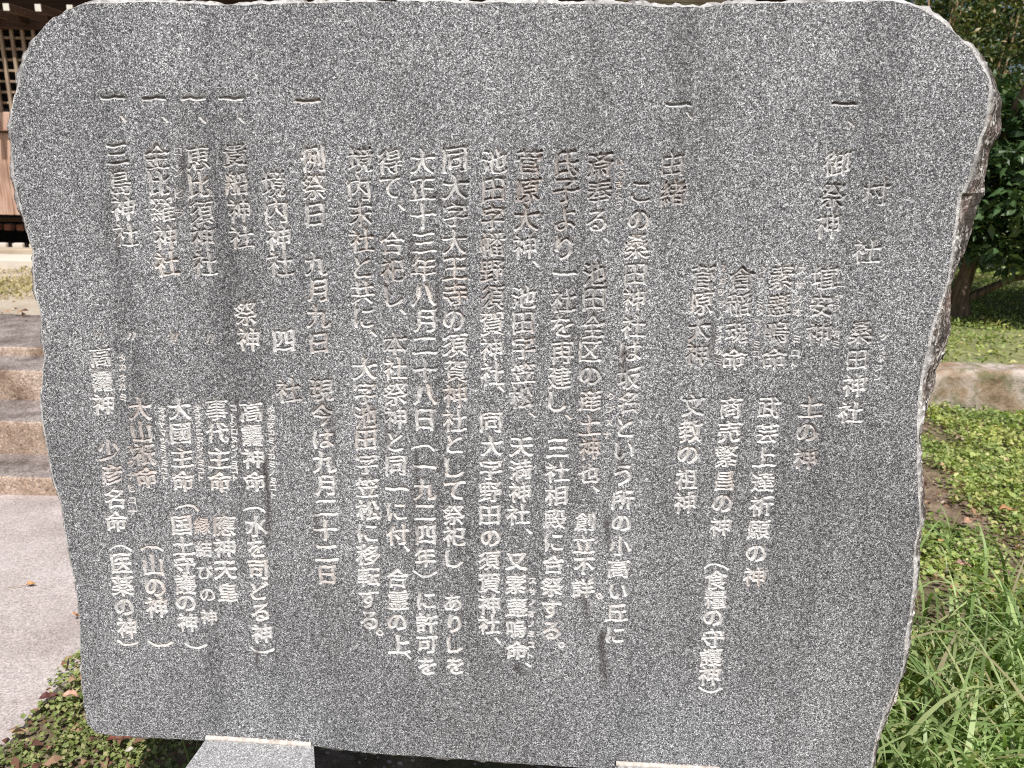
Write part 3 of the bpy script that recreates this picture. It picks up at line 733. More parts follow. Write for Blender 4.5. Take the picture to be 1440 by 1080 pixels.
# ring of flat stone between the field and the outline
rect = [(0, i) for i in range(0, NU, TILE)] + [(j, NU) for j in range(0, NV, TILE)] \
    + [(NV, i) for i in range(NU, 0, -TILE)] + [(j, 0) for j in range(NV, 0, -TILE)]
rid = [vid[j, i] for j, i in rect]; rco = [(uu[i], vv[j]) for j, i in rect]
co = [Vector(p) for p in rco] + [Vector((float(p[0]), float(p[1]))) for p in FO]
ed = [(k, (k + 1) % len(rco)) for k in range(len(rco))] + [(len(rco) + k, len(rco) + (k + 1) % NF) for k in range(NF)]
res = delaunay_2d_cdt(co, ed, [], 0, 1e-7)
ovs, ofs, orig = res[0], res[2], res[3]
def inside(p, poly):
    x, y = p; c = False
    X, Y = poly[:, 0], poly[:, 1]; X2, Y2 = np.roll(X, -1), np.roll(Y, -1)
    k = ((Y > y) != (Y2 > y)) & (x < (X2 - X) * (y - Y) / (Y2 - Y + 1e-15) + X)
    return k.sum() % 2 == 1
mp = {}
newv = []
for k, o_ in enumerate(orig):
    o0 = o_[0] if o_ else None
    if o0 is None:
        mp[k] = len(verts) + len(newv); newv.append((ovs[k][0], 0, ovs[k][1]))
    else: mp[k] = rid[o0] if o0 < len(rid) else fbase + o0 - len(rid)
for f in ofs:
    c = (sum(ovs[i][0] for i in f) / 3, sum(ovs[i][1] for i in f) / 3)
    if uu[0] < c[0] < uu[-1] and vv[0] < c[1] < vv[-1]: continue
    if inside(c, FO): fan.append(tuple(mp[i] for i in f))
if newv: verts = np.concatenate([verts, np.array(newv)])
sta = np.zeros(len(verts), np.float32); sta[:nvt] = sta_v

tablet = empty('inscribed_stone_tablet'); tablet.matrix_world = TABLET_M
tag(tablet, 'wide grey speckled granite tablet carved with vertical columns of Japanese characters, on two base blocks', 'stone tablet')
def add_attr(me, name, vals):
    at = me.attributes.new(name, 'FLOAT', 'POINT'); at.data.foreach_set('value', np.asarray(vals, np.float32))
face = np_mesh('front_face', verts, [flatq, np.array(fan)], G_FACE, tablet)
add_attr(face.data, 'stain', sta)
tag(face, 'honed flat front face with speckled grain and dark rain streaks')

# carved characters: the largest 300 as parts of their own, the small readings and marks in one
order = sorted(range(len(ginfo)), key=lambda g: -ginfo[g][1])
nsort = np.argsort(cell_gid, kind='stable'); sg = cell_gid[nsort]
def carve(name, qs):
    u_, inv = np.unique(qs, return_inverse=True)
    o = np_mesh(name, GV[u_], inv.reshape(-1, 4), G_CUT, tablet)
    add_attr(o.data, 'stain', STA[jj[u_], ii[u_]]); add_attr(o.data, 'grime', GRI[jj[u_], ii[u_]]); add_attr(o.data, 'worn_shade', WOR_SHADE[jj[u_], ii[u_]])
    return o
rest = []
for rank, g in enumerate(order):
    a, b = np.searchsorted(sg, (g, g + 1))
    if b <= a: continue
    qs = quads[nsort[a:b]]
    if rank < 300 and not ginfo[g][2]: carve('carved_character', qs)
    else: rest.append(qs)
tag(carve('small_carved_marks', np.concatenate(rest)), 'small carved phonetic readings, commas and brackets beside the characters', kind='stuff')

# split edges and back
SR = np.array(SIDE_R) * 1e-4; SL = np.array(SIDE_L) * 1e-4
SR = SR[np.argsort(SR[:, 1])]; SL = SL[np.argsort(SL[:, 1])]
Mo = FO + nrm * .004
for k in range(NF):
    u, v = FO[k]
    if u > .55 and .0 < v < SR[-1, 1] + .01:
        Mo[k] = (np.interp(v, SR[:, 1], SR[:, 0]), v)
    elif u > .55 and v > SR[-1, 1]:
        f = max(0, 1 - (v - SR[-1, 1]) / .04)
        Mo[k] = (FO[k, 0] + (SR[-1, 0] - FO[k, 0] + .01) * f * .9 + nrm[k, 0] * .004 * (1 - f), v + nrm[k, 1] * .004)
    elif u < -.6 and .3 < v < 1.15:
        Mo[k] = (min(np.interp(v, SL[:, 1], SL[:, 0]), u), v)
for _ in range(6): Mo = .25 * np.roll(Mo, 1, 0) + .5 * Mo + .25 * np.roll(Mo, -1, 0)
LV = [(.0012, .07, .0010), (.0045, .0, .0046), (.012, .16, .0066), (.024, .42, .004), (.038, .72, .002), (.050, .93, .0), (.060, 1.0, 0), (.085, .95, 0), (.12, .72, 0), (.150, .40, 0), (.170, .0, -.012)]
rv = [fv]
for li, (w, f, o_) in enumerate(LV):
    R_ = np.empty((NF, 3))
    for k in range(NF):
        b = FO[k] * (1 - f) + Mo[k] * f + nrm[k] * o_ * max(.25, 1 + 1.0 * pn(FO[k], 26, 5) + .6 * pn(FO[k], 90, 8))
        am = (.0008 if w < .002 else .0014 if w < .01 else .0030) * (1 - .8 * bottomness[k])
        q = Vector((FO[k, 0] * 34, w * 60, FO[k, 1] * 34))
        q2 = Vector((FO[k, 0] * 95, w * 130 + 9, FO[k, 1] * 95))
        nn = .38 * mnoise.noise(q) + .45 * mnoise.noise(q2) + .5 * mnoise.noise(q2 * 2.3)
        b = b + nrm[k] * nn * am
        R_[k] = (b[0], w + (mnoise.noise(q + Vector((3, 3, 3))) * .25 * w if w < .16 else 0), b[1])
    rv.append(R_)
nr = len(rv)
RV = np.concatenate(rv)
fq = []
for l in range(nr - 1):
    a = l * NF + np.arange(NF); b = l * NF + (np.arange(NF) + 1) % NF
    fq.append(np.stack([a, b, b + NF, a + NF], 1))
side = np_mesh('split_edge', RV, np.concatenate(fq), G_ROUGH, tablet, smooth=False)
tag(side, 'rough split edge with pale chipped arris and brown patina on the right')
bco = [Vector((float(p[0]), float(p[2]))) for p in rv[-1]]
res = delaunay_2d_cdt(bco, [(k, (k + 1) % NF) for k in range(NF)], [], 1, 1e-7)
bv = np.array([(p[0], .170, p[1]) for p in res[0]])
np_mesh('back_face', bv, np.array([f for f in res[2]]), G_ROUGH, tablet)
print('tablet', len(verts), len(flatq), len(fan), 'cut', sum(len(r) for r in rest), len(quads))
# ------------------------------------------------------------------ base blocks under the tablet
def top_block(label, pts, z, depth_back, ridge):
    """pts: back-left, back-right, front-right, front-left of the top face"""
    root = empty('base_block', ((pts[0][0] + pts[1][0]) / 2, (pts[0][1] + pts[3][1]) / 2, 0))
    tag(root, label, 'base block', 'granite blocks carrying the tablet')
    ox, oy, _ = root.location
    bl, br, fr, fl = [Vector((p[0] - ox, p[1] - oy)) for p in pts]
    bl2 = bl + (bl - fl).normalized() * depth_back; br2 = br + (br - fr).normalized() * depth_back
    bm = bmesh.new()
    lo = [bm.verts.new((p.x, p.y, -.05)) for p in (bl2, br2, fr, fl)]
    hi = [bm.verts.new((p.x, p.y, z)) for p in (bl2, br2, fr, fl)]
    bm.faces.new(lo[::-1]); bm.faces.new(hi)
    for k in range(4): bm.faces.new((lo[k], lo[(k + 1) % 4], hi[(k + 1) % 4], hi[k]))
    bmesh.ops.bevel(bm, geom=bm.edges[:], offset=.004, segments=2, affect='EDGES')
    bm_obj('block', bm, M_BLOCK, root)
    # a rounded mortar fillet where the tablet meets the block
    A = Acc()
    a = bl + (br - bl) * .01; b = bl + (br - bl) * .985
    P = [(a + (b - a) * t).to_3d() + Vector((0, -.004 + .0012 * mnoise.noise(Vector((t * 30, z, 0))), z + .0015)) for t in np.linspace(0, 1, 40)]
    v, f = tube(P, [.0045 + .0014 * mnoise.noise(Vector((t * 40, 2, 9))) for t in np.linspace(0, 1, 40)], 8)
    A.add(v, f); A.build('mortar_joint', M_MORTAR, root, True)
    return root

# ------------------------------------------------------------------ ground, terrace, path
def terr_h(x, y):
    t = min(1, max(0, (x + .9) / 2.6)); t = t * t * (3 - 2 * t)
    return .415 + (.205 - .415) * t + .012 * mnoise.noise(Vector((x * .9, y * .9, 0)))
def terr_front(x):
    t = min(1, max(0, (x + .9) / 1.4)); t = t * t * (3 - 2 * t)
    return 3.62 + (4.30 - 3.62) * t

def gh(x, y):
    a = .018 * mnoise.noise(Vector((x * 1.3, y * 1.3, 4))) + .006 * mnoise.noise(Vector((x * 6, y * 6, 4)))
    return a

xs = np.concatenate([np.linspace(-220, -6, 12), np.linspace(-4, 6, 140), np.linspace(7, 220, 12)])
ys = np.concatenate([np.linspace(-60, -1, 6), np.linspace(0, 6, 90), np.linspace(8, 400, 14)])
V = [(x, y, gh(x, y) if (-4 <= x <= 6 and 0 <= y <= 6) else 0) for y in ys for x in xs]
nx = len(xs)
Q = [(j * nx + i, j * nx + i + 1, (j + 1) * nx + i + 1, (j + 1) * nx + i) for j in range(len(ys) - 1) for i in range(nx - 1)]
ground = np_mesh('ground', V, np.array(Q), M_SOIL, None, True)
tag(ground, 'dark soil with small pebbles, mostly overgrown', kind='structure')

xs = np.concatenate([np.linspace(-60, -8, 8), np.linspace(-7, 9, 110), np.linspace(10, 60, 8)])
nx = len(xs); V = []; rows = []
tt = np.concatenate([[0], np.linspace(.02, 1, 60) ** 2.2])
for r in range(len(tt) + 1):
    for x in xs:
        yf = terr_front(x)
        if r == 0: V.append((x, yf, -.08))
        else:
            y = yf + tt[r - 1] * 80; V.append((x, y, terr_h(x, y)))
Q = [(j * nx + i, j * nx + i + 1, (j + 1) * nx + i + 1, (j + 1) * nx + i) for j in range(len(tt)) for i in range(nx - 1)]
terr = np_mesh('raised_terrace', V, np.array(Q), M_TERR, None, False)
tag(terr, 'raised ground beyond the steps and the kerb stone', kind='structure')

# concrete path in front of the steps
bm = bmesh.new()
edge = [(-1.12 + .03 * mnoise.noise(Vector((y * 5, 0, 0))) + (0.02 if y > 1.7 else 0), y) for y in np.linspace(-.6, 2.80, 60)]
pts = [(x, y) for x, y in edge] + [(-3.4, 2.80), (-3.4, -.6)]
lo = [bm.verts.new((x, y, -.06)) for x, y in pts]; hi = [bm.verts.new((x, y, .024)) for x, y in pts]
bm.faces.new(hi)
for k in range(len(pts)): bm.faces.new((lo[k], lo[(k + 1) % len(pts)], hi[(k + 1) % len(pts)], hi[k]))
path = bm_obj('concrete_path', bm, M_PATH)
tag(path, 'pale pinkish concrete path leading to the steps', kind='structure')

# ------------------------------------------------------------------ stone steps
steps = empty('stone_steps', (-2.2, 3.1, 0))
tag(steps, 'low flight of weathered stone steps at the end of the concrete path', 'steps')
def st(name, y0, y1, z0, z1, mat, seed, x0=-3.35, x1=-.95, bev=.010, amp=.004):
    o = rough_stone(name, x0, x1, y0 - .004, y1, z0, z1, mat, None, amp, .05, bev, seed)
    o.parent = steps; o.matrix_parent_inverse = Matrix.Translation((2.2, -3.1, 0)); return o
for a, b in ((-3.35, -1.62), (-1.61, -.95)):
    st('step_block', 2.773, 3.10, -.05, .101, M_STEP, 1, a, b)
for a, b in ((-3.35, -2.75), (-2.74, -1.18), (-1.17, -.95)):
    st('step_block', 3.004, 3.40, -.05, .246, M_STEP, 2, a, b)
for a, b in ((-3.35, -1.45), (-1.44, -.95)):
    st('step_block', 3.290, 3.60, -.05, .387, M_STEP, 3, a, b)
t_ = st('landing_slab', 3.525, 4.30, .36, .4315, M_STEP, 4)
tag(t_, 'wide flat slab at the top of the steps')

# ------------------------------------------------------------------ kerb stones at the right
kerb = empty('stone_kerb', (2.6, 4.2, 0))
tag(kerb, 'low rough stone kerb running behind the ground cover at the right', 'kerb')
def ks(x0, x1, seed, h=.236):
    o = rough_stone('kerb_stone', x0, x1, 4.20, 4.46, -.06, h, M_KERB, None, .022, .035, .03, seed)
    o.parent = kerb; o.matrix_parent_inverse = Matrix.Translation((-2.6, -4.2, 0))
ks(-.9, .55, 11); ks(.57, 1.95, 12); ks(1.97, 3.75, 13, .240); ks(3.77, 5.6, 14)

# ------------------------------------------------------------------ shrine hall
hall = empty('shrine_hall', (-3.5, 7.2, 0))
tag(hall, 'old wooden shrine hall with lattice window and sunlit plank wall, half hidden at the left', 'shrine hall')
def hp(o, label=None):
    o.parent = hall; o.matrix_parent_inverse = Matrix.Translation((3.5, -7.2, 0))
    if label: o['label'] = label
    return o
HX0, HX1 = -9.0, 2.6
WY = 7.20
GZ = .40
hp(box('foundation_stone', HX0, HX1, 6.20, 6.55, GZ - .1, .49, M_SILL, None, .012, 2), 'pale sunlit stone sill in front of the hall')
hp(box('foundation_beam', HX0, HX1, 6.56, 6.70, GZ - .1, .53, M_BOARD, None, .006), 'tan beam along the foot of the hall')
hp(box('underfloor_back', HX0, HX1, 8.2, 8.25, GZ - .1, .80, M_DARK))
for x in np.arange(HX0 + .1, HX1, .9):
    hp(box('floor_post', x, x + .10, 7.24, 7.34, GZ, .764, M_WOODD, None, .006))
hp(box('underfloor_rail', HX0, HX1, 7.5, 7.56, .68, .72, M_WOODD, None, .004))
for k, x in enumerate(np.arange(-5.6, -3.6, .125)):
    hp(rough_stone('clay_block', x, x + .07, 7.62, 7.70, .585, .645, M_EMBER, None, .004, .04, .008, k))
for k, x in enumerate(np.arange(-5.6, -3.6, .15)):
    hp(rough_stone('pale_roof_tile', x, x + .09, 7.05, 7.10, GZ + .0, GZ + .125, M_SILL, None, .004, .04, .01, k + 50))
# wall of sunlit boards between floor beam and window rail
px = HX0
k = 0
while px < HX1:
    w = random.uniform(.24, .34); x1 = min(px + w, HX1)
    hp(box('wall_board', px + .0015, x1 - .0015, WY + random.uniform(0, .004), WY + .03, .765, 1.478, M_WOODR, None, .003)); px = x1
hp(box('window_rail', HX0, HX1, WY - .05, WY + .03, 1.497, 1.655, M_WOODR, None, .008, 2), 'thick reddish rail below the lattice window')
hp(box('rail_shadow_strip', HX0, HX1, WY - .02, WY + .02, 1.479, 1.496, M_WOODD, None, .002))  # dark strip painting the shade line under the rail
hp(box('window_dark', HX0, HX1, WY + .25, WY + .27, 1.65, 2.7, M_DARK))
# lattice window
for x in np.arange(-4.6505, -3.3, .0935):
    hp(box('lattice_bar', x - .013, x + .013, WY - .012, WY + .012, 1.656, 2.33, M_LATT, None, .002))
for z in np.arange(1.735, 2.31, .0885):
    hp(box('lattice_bar', -4.66, -3.3, WY + .013, WY + .028, z - .010, z + .010, M_LATT, None, .002))
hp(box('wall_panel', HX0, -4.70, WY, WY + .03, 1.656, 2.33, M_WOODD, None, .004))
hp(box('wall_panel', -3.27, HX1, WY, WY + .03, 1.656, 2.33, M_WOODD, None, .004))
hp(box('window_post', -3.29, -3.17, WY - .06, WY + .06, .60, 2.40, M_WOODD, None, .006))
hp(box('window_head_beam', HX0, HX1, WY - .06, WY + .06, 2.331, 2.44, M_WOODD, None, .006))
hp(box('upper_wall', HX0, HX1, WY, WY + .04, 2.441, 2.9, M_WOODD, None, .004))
# eave: rafters with white ends, boards above
for x in np.arange(-6.4, 2.5, .243):
    r = hp(box('rafter', x, x + .055, 6.78, 7.2, 2.80, 2.87, M_WOODD, None, .004))
    e = box('rafter_end', x + .003, x + .052, 6.772, 6.778, 2.803, 2.867, M_WHITE, None, .001)
    e.parent = r; e.matrix_parent_inverse = r.matrix_world.inverted() @ Matrix.Identity(4)
for x in np.arange(-5.205, -3.2, .245):
    b_ = hp(box('bracket_arm', x, x + .05, 6.50, 7.2, 2.36, 2.415, M_WOODD, None, .004))
    e = box('bracket_end', x + .002, x + .048, 6.492, 6.498, 2.362, 2.413, M_WHITE, None, .001)
    e.parent = b_
hp(box('eave_board', HX0, HX1, 6.76, 7.25, 2.872, 2.90, M_WOODD, None, .004))
hp(box('eave_fascia', HX0, HX1, 6.73, 6.757, 2.82, 3.0, M_WOODD, None, .004))
bm = bmesh.new()
rf = [(HX0 - .2, 6.72, 3.02), (HX1 + .2, 6.72, 3.02), (HX1 + .2, 9.6, 4.7), (HX0 - .2, 9.6, 4.7)]
lo = [bm.verts.new(p) for p in rf]; hi = [bm.verts.new((p[0], p[1], p[2] + .16)) for p in rf]
bm.faces.new(lo[::-1]); bm.faces.new(hi)
for k in range(4): bm.faces.new((lo[k], lo[(k + 1) % 4], hi[(k + 1) % 4], hi[k]))
hp(bm_obj('roof', bm, mat_plain('weathered_copper_roof', (.10, .13, .11), .6)))
hp(box('side_wall', HX1 - .04, HX1, WY + .05, 11.5, .5, 2.95, M_WOODR, None, .004))
# pale boards of a notice roof peeping over the tablet
for k in range(4):
    z0 = 2.42 + k * .072
    hp(box('tan_board', .62, 1.95, WY - .12, WY - .095, z0, z0 + .068, M_BOARD, None, .003))

# ------------------------------------------------------------------ base blocks, placed on the tablet's foot
top_block('speckled granite base block under the lower left of the tablet, its top face in view', BLOCK_A, .3225, .24, 0)
top_block('granite base block under the tablet right of centre, only its back edge in the picture', BLOCK_B, BLOCK_B_Z, .24, 0)
# ------------------------------------------------------------------ vegetation
def leaf_mesh(P, N, T, L, W, fold=.25, curl=.2, seg=1):
    """folded leaves: P base points, N normals, T directions, L lengths, W widths (arrays). 6 verts, 4 triangles each."""
    n = len(P)
    N = N / np.linalg.norm(N, axis=1)[:, None]
    T = T - N * np.sum(T * N, 1)[:, None]; T /= np.linalg.norm(T, axis=1)[:, None]
    B = np.cross(N, T)
    L = L[:, None]; W = W[:, None]
    v0 = P
    m = P + T * L * .5 + N * L * curl * .25
    tip = P + T * L + N * (-L * curl * .35)
    l1 = P + T * L * .42 + B * W * .5 + N * W * fold
    r1 = P + T * L * .42 - B * W * .5 + N * W * fold
    V = np.stack([v0, l1, m, r1, tip], 1).reshape(-1, 3)
    k = np.arange(n)[:, None] * 5
    F = np.concatenate([k + [0, 2, 1], k + [1, 2, 4], k + [0, 3, 2], k + [3, 4, 2]])
    return V, F
def rand_dirs(n, zbias=0.0):
    v = rng.normal(0, 1, (n, 3)); v[:, 2] += zbias
    return v / np.linalg.norm(v, axis=1)[:, None]

L_COVER = mat_leaf('ground_cover_leaf', [(0, (.14, .21, .055)), (.4, (.27, .38, .11)), (.8, (.42, .52, .18)), (1, (.56, .58, .28))], .5, .35, .5, True)
L_COVER2 = mat_leaf('dull_moss_leaf', [(0, (.12, .17, .045)), (.5, (.25, .31, .09)), (.85, (.37, .41, .15)), (1, (.44, .40, .20))], .6, .2)
L_GRASS = mat_leaf('grass_blade', [(0, (.14, .22, .07)), (.4, (.30, .42, .15)), (.8, (.48, .58, .27)), (.95, (.40, .38, .19)), (1, (.5, .42, .28))], .45, .35)
L_EVER = mat_leaf('glossy_evergreen_leaf', [(0, (.024, .054, .021)), (.5, (.06, .115, .04)), (.85, (.12, .19, .065)), (1, (.24, .28, .10))], .40, .15, .5)
L_SHRUB = mat_leaf('small_shrub_leaf', [(0, (.03, .055, .018)), (.4, (.08, .12, .035)), (.75, (.19, .22, .075)), (.92, (.38, .34, .16)), (1, (.55, .42, .27))], .4, .25)  # palest leaf tones stand in for sun caught by the crown
L_DRY = mat_leaf('dry_leaf', [(0, (.11, .045, .03)), (.35, (.26, .13, .08)), (.6, (.42, .27, .17)), (.85, (.55, .36, .22)), (1, (.62, .50, .40))], .8, .15)
M_BARK = mat_wood('grey_brown_bark', (.05, .035, .026), (.13, .09, .065), (.26, .19, .14), True, .9)
M_TWIG = mat_plain('dry_twig', (.36, .24, .14), .85)

def gpts(n, xr, yr, dens=None, hfun=gh):
    x = rng.uniform(*xr, n); y = rng.uniform(*yr, n)
    if dens is not None:
        k = np.array([dens(a, b) for a, b in zip(x, y)]) > rng.uniform(0, 1, n); x, y = x[k], y[k]
    z = np.array([hfun(a, b) for a, b in zip(x, y)])
    return np.stack([x, y, z], 1)
def patch(x, y, s=2.2, o=0): return mnoise.noise(Vector((x * s, y * s, o))) + .5 * mnoise.noise(Vector((x * s * 2.7, y * s * 2.7, o)))

# ground cover of small leaves at the right
def dens_r(x, y):
    b = .58 + 1.5 * patch(x, y, 2.6, 1)
    if y < 4.0: b += .18
    return b
P = gpts(88000, (.62, 3.7), (1.15, 4.19), dens_r)
hgt = np.array([max(0, .03 + .045 * patch(a, b, 3, 7)) for a, b in P[:, :2]])
P[:, 2] += rng.uniform(0, 1, len(P)) ** .8 * (hgt + .012)
n = len(P)
Lf = rng.uniform(.012, .025, n) * np.where(rng.uniform(0, 1, n) > .93, 1.8, 1)
V, F = leaf_mesh(P, rand_dirs(n, 2.2), rand_dirs(n, .2), Lf, Lf * rng.uniform(.7, .95, n), .12, .15)
o = np_mesh('ground_cover', V, F, L_COVER); tag(o, 'low ground cover of small round green leaves right of the tablet', kind='stuff')

# mossy cover at the left foot
def dens_l(x, y):
    if x < -1.13 + .05 * patch(0, y, 5): return 0
    return .75 + .8 * patch(x, y, 4, 3)
P = gpts(30000, (-1.25, .1), (1.18, 2.1), dens_l)
P = P[(P[:, 0] < -.52 + rng.normal(0, .05, len(P))) | (rng.uniform(0, 1, len(P)) < .004)]
P[:, 2] += rng.uniform(0, .04, len(P))
n = len(P); Lf = rng.uniform(.008, .016, n)
V, F = leaf_mesh(P, rand_dirs(n, 2.0), rand_dirs(n, .3), Lf, Lf * rng.uniform(.7, .95, n), .12, .15)
o = np_mesh('moss_and_clover', V, F, L_COVER2); tag(o, 'dull green mossy cover at the left foot of the tablet', kind='stuff')

# lawn beyond the kerb and scattered green by the hall
def dens_t(x, y): return .55 + .9 * patch(x, y, 1.6, 5)
P = gpts(52000, (1.6, 7.0), (4.46, 9.0), dens_t, terr_h)
P[:, 2] += rng.uniform(0, .05, len(P)); n = len(P); Lf = rng.uniform(.02, .05, n)
V, F = leaf_mesh(P, rand_dirs(n, 1.0), rand_dirs(n, .8), Lf, Lf * .45, .12, .2)
o = np_mesh('lawn_weeds', V, F, L_COVER); tag(o, 'patchy sunlit weeds on the raised ground beyond the kerb', kind='stuff')
P = gpts(60000, (-6, -1.5), (4.45, 6.2), lambda x, y: (.25 + .8 * patch(x, y, 1.4, 8)) + (y - 5.2) * .35, terr_h)
P[:, 2] += rng.uniform(0, .02, len(P)); n = len(P); Lf = rng.uniform(.015, .04, n)
L_PALE = mat_leaf('pale_yellow_grass', [(0, (.34, .31, .12)), (.6, (.56, .48, .25)), (1, (.72, .58, .40))], .7, .2)
V, F = leaf_mesh(P, rand_dirs(n, 1.0), rand_dirs(n, .5), Lf, Lf * .4, .12, .2)
o = np_mesh('thin_dry_grass', V, F, L_PALE); tag(o, 'thin yellowish grass in front of the hall', kind='stuff')

# grass blades
def blades(name, label, roots, hmin, hmax, wid, lean, mat, seg=7):
    n = len(roots)
    Hh = rng.uniform(hmin, hmax, n); az = rng.uniform(0, 2 * math.pi, n)
    D = np.stack([np.cos(az), np.sin(az), np.zeros(n)], 1); S = np.stack([-np.sin(az + rng.normal(0, .5, n)), np.cos(az), np.zeros(n)], 1)
    ln = rng.uniform(*lean, n); w = rng.uniform(.6, 1.1, n) * wid
    V = np.zeros((n, (seg + 1) * 2, 3))
    for s in range(seg + 1):
        t = s / seg
        ang = ln * t * 1.35
        # arc that rises, then bows over
        hz = Hh * np.where(ang > .01, np.sin(ang) / np.maximum(ang, .01), 1) * t
        hx = Hh * np.where(ang > .01, (1 - np.cos(ang)) / np.maximum(ang, .01), 0) * t
        c = roots + D * hx[:, None]; c[:, 2] += hz
        ww = (w * (1 - t ** 2.2) * .5 + .0003)[:, None]
        V[:, s * 2] = c - S * ww; V[:, s * 2 + 1] = c + S * ww
    k = np.arange(n)[:, None] * (seg + 1) * 2
    F = np.concatenate([k + [2 * s, 2 * s + 1, 2 * s + 3, 2 * s + 2] for s in range(seg)])
    o = np_mesh(name, V.reshape(-1, 3), F, mat, None, True); tag(o, label, kind='stuff'); return o
def dens_g(x, y):
    return (2.35 - y) * 1.1 + .9 * patch(x, y, 3.0, 12) - max(0, .85 - x) * .8
R = gpts(3300, (.70, 2.4), (1.28, 2.5), dens_g)
blades('long_grass', 'long bent green grass blades at the lower right of the tablet', R, .10, .36, .0115, (.6, 2.4), L_GRASS)
R = gpts(420, (.78, 1.9), (1.3, 2.1), lambda x, y: .5 + patch(x, y, 3, 17))
blades('tall_grass', 'taller pale green blades bowing over the long grass at the lower right', R, .28, .50, .013, (1.0, 2.3), L_GRASS, 9)
R = gpts(900, (.75, 3.2), (1.6, 4.0), lambda x, y: .25 + .9 * patch(x, y, 2, 14))
blades('sparse_grass', 'sparse grass blades among the ground cover', R, .06, .20, .006, (.3, 1.9), L_GRASS)
R = gpts(26, (-.95, -.62), (1.35, 1.95))
blades('grass_tuft_left', 'few grass blades at the left foot of the tablet', R, .06, .20, .007, (.2, 1.6), L_GRASS)

# ------------------------------------------------------------------ leaf litter and single fallen leaves
P = np.concatenate([gpts(2600, (.7, 3.6), (1.4, 4.15), lambda x, y: .30 - 1.2 * patch(x, y, 2.6, 1) + .6 * patch(x, y, 5, 21)), gpts(260, (-1.15, -.6), (1.3, 2.1), lambda x, y: .9),
                    gpts(420, (-3.4, -1.0), (3.3, 4.6), lambda x, y: .6 if y > 3.95 + .3 * patch(x, y, 3) else 0, lambda x, y: max(terr_h(x, y), .44 if y < 4.3 else 0)),
                    gpts(300, (1.5, 6), (4.5, 7.5), lambda x, y: .5, terr_h)])
P[:, 2] += rng.uniform(.01, .05, len(P)); n = len(P); Lf = rng.uniform(.018, .045, n)
V, F = leaf_mesh(P, rand_dirs(n, 1.8), rand_dirs(n, 0), Lf, Lf * rng.uniform(.35, .6, n), .3, .5)
o = np_mesh('leaf_litter', V, F, L_DRY); tag(o, 'brown leaf litter among the plants', kind='stuff')

def big_leaf(label, loc, L, W, col, rz, tilt=.2, stem=0, roll=0):
    nm = 'fallen_leaf_' + label.split()[0]
    m = mat_plain(nm, col, .7, .35, 60)
    bm = bmesh.new(); ns = 8; rows = []
    for i in range(ns + 1):
        t = i / ns; w = W * .5 * (math.sin(math.pi * min(1, t ** .8 * .985 + .01)) ** 1.15) * (1 + .16 * math.sin(t * 23 + L * 900)) + .0004
        x = L * (t - .5); z = .13 * L * math.sin(t * 3.1) + .05 * L * math.sin(t * 8 + W * 700)
        rows.append([bm.verts.new((x + .04 * L * math.sin(t * 5 + s), s * w, z + abs(s) ** 1.5 * w * (.75 + .5 * math.sin(t * 6 + s * 2)) + .0015)) for s in (-1, -.5, 0, .5, 1)])
    for a, b in zip(rows, rows[1:]):
        for k in range(4): bm.faces.new((a[k], a[k + 1], b[k + 1], b[k]))
    o = bm_obj('fallen_leaf', bm, m, None, True)
    sd = o.modifiers.new('thickness', 'SOLIDIFY'); sd.thickness = .0006
    o.location = loc; o.rotation_euler = (roll, tilt, rz)
    tag(o, label, 'leaf')
    if stem:
        v, f = tube([(L * .48, 0, .002), (L * .5 + stem * .5, stem * .12, .006), (L * .5 + stem, -stem * .05, .002)], [.0011, .0009, .0007], 5)
        np_mesh('leaf_stalk', v, f, M_TWIG, o, True)
    return o
for (lab, loc, L, W, colr, rz, ti, stm, ro) in LEAVES:
    big_leaf(lab, loc, L, W, colr, rz, ti, stm, ro)
# pebbles in the soil under the tablet
A = Acc()
pp = gpts(900, (-.6, .75), (1.30, 1.75))
ico = bmesh.new(); bmesh.ops.create_icosphere(ico, subdivisions=1, radius=1)
iv = np.array([tuple(v.co) for v in ico.verts]); if_ = np.array([[v.index for v in f.verts] for f in ico.faces]); ico.free()
for p in pp:
    s = rng.uniform(.0015, .006) * np.array([1, rng.uniform(.6, 1), rng.uniform(.5, .8)])
    A.add(iv * s * rng.uniform(.85, 1.15, (len(iv), 1)) + p + (0, 0, .002), if_)
o = A.build('pebbles', mat_plain('pale_pebble', (.42, .38, .34), .85, .4, 60)); tag(o, 'tiny pale pebbles in the soil under the tablet', kind='stuff')

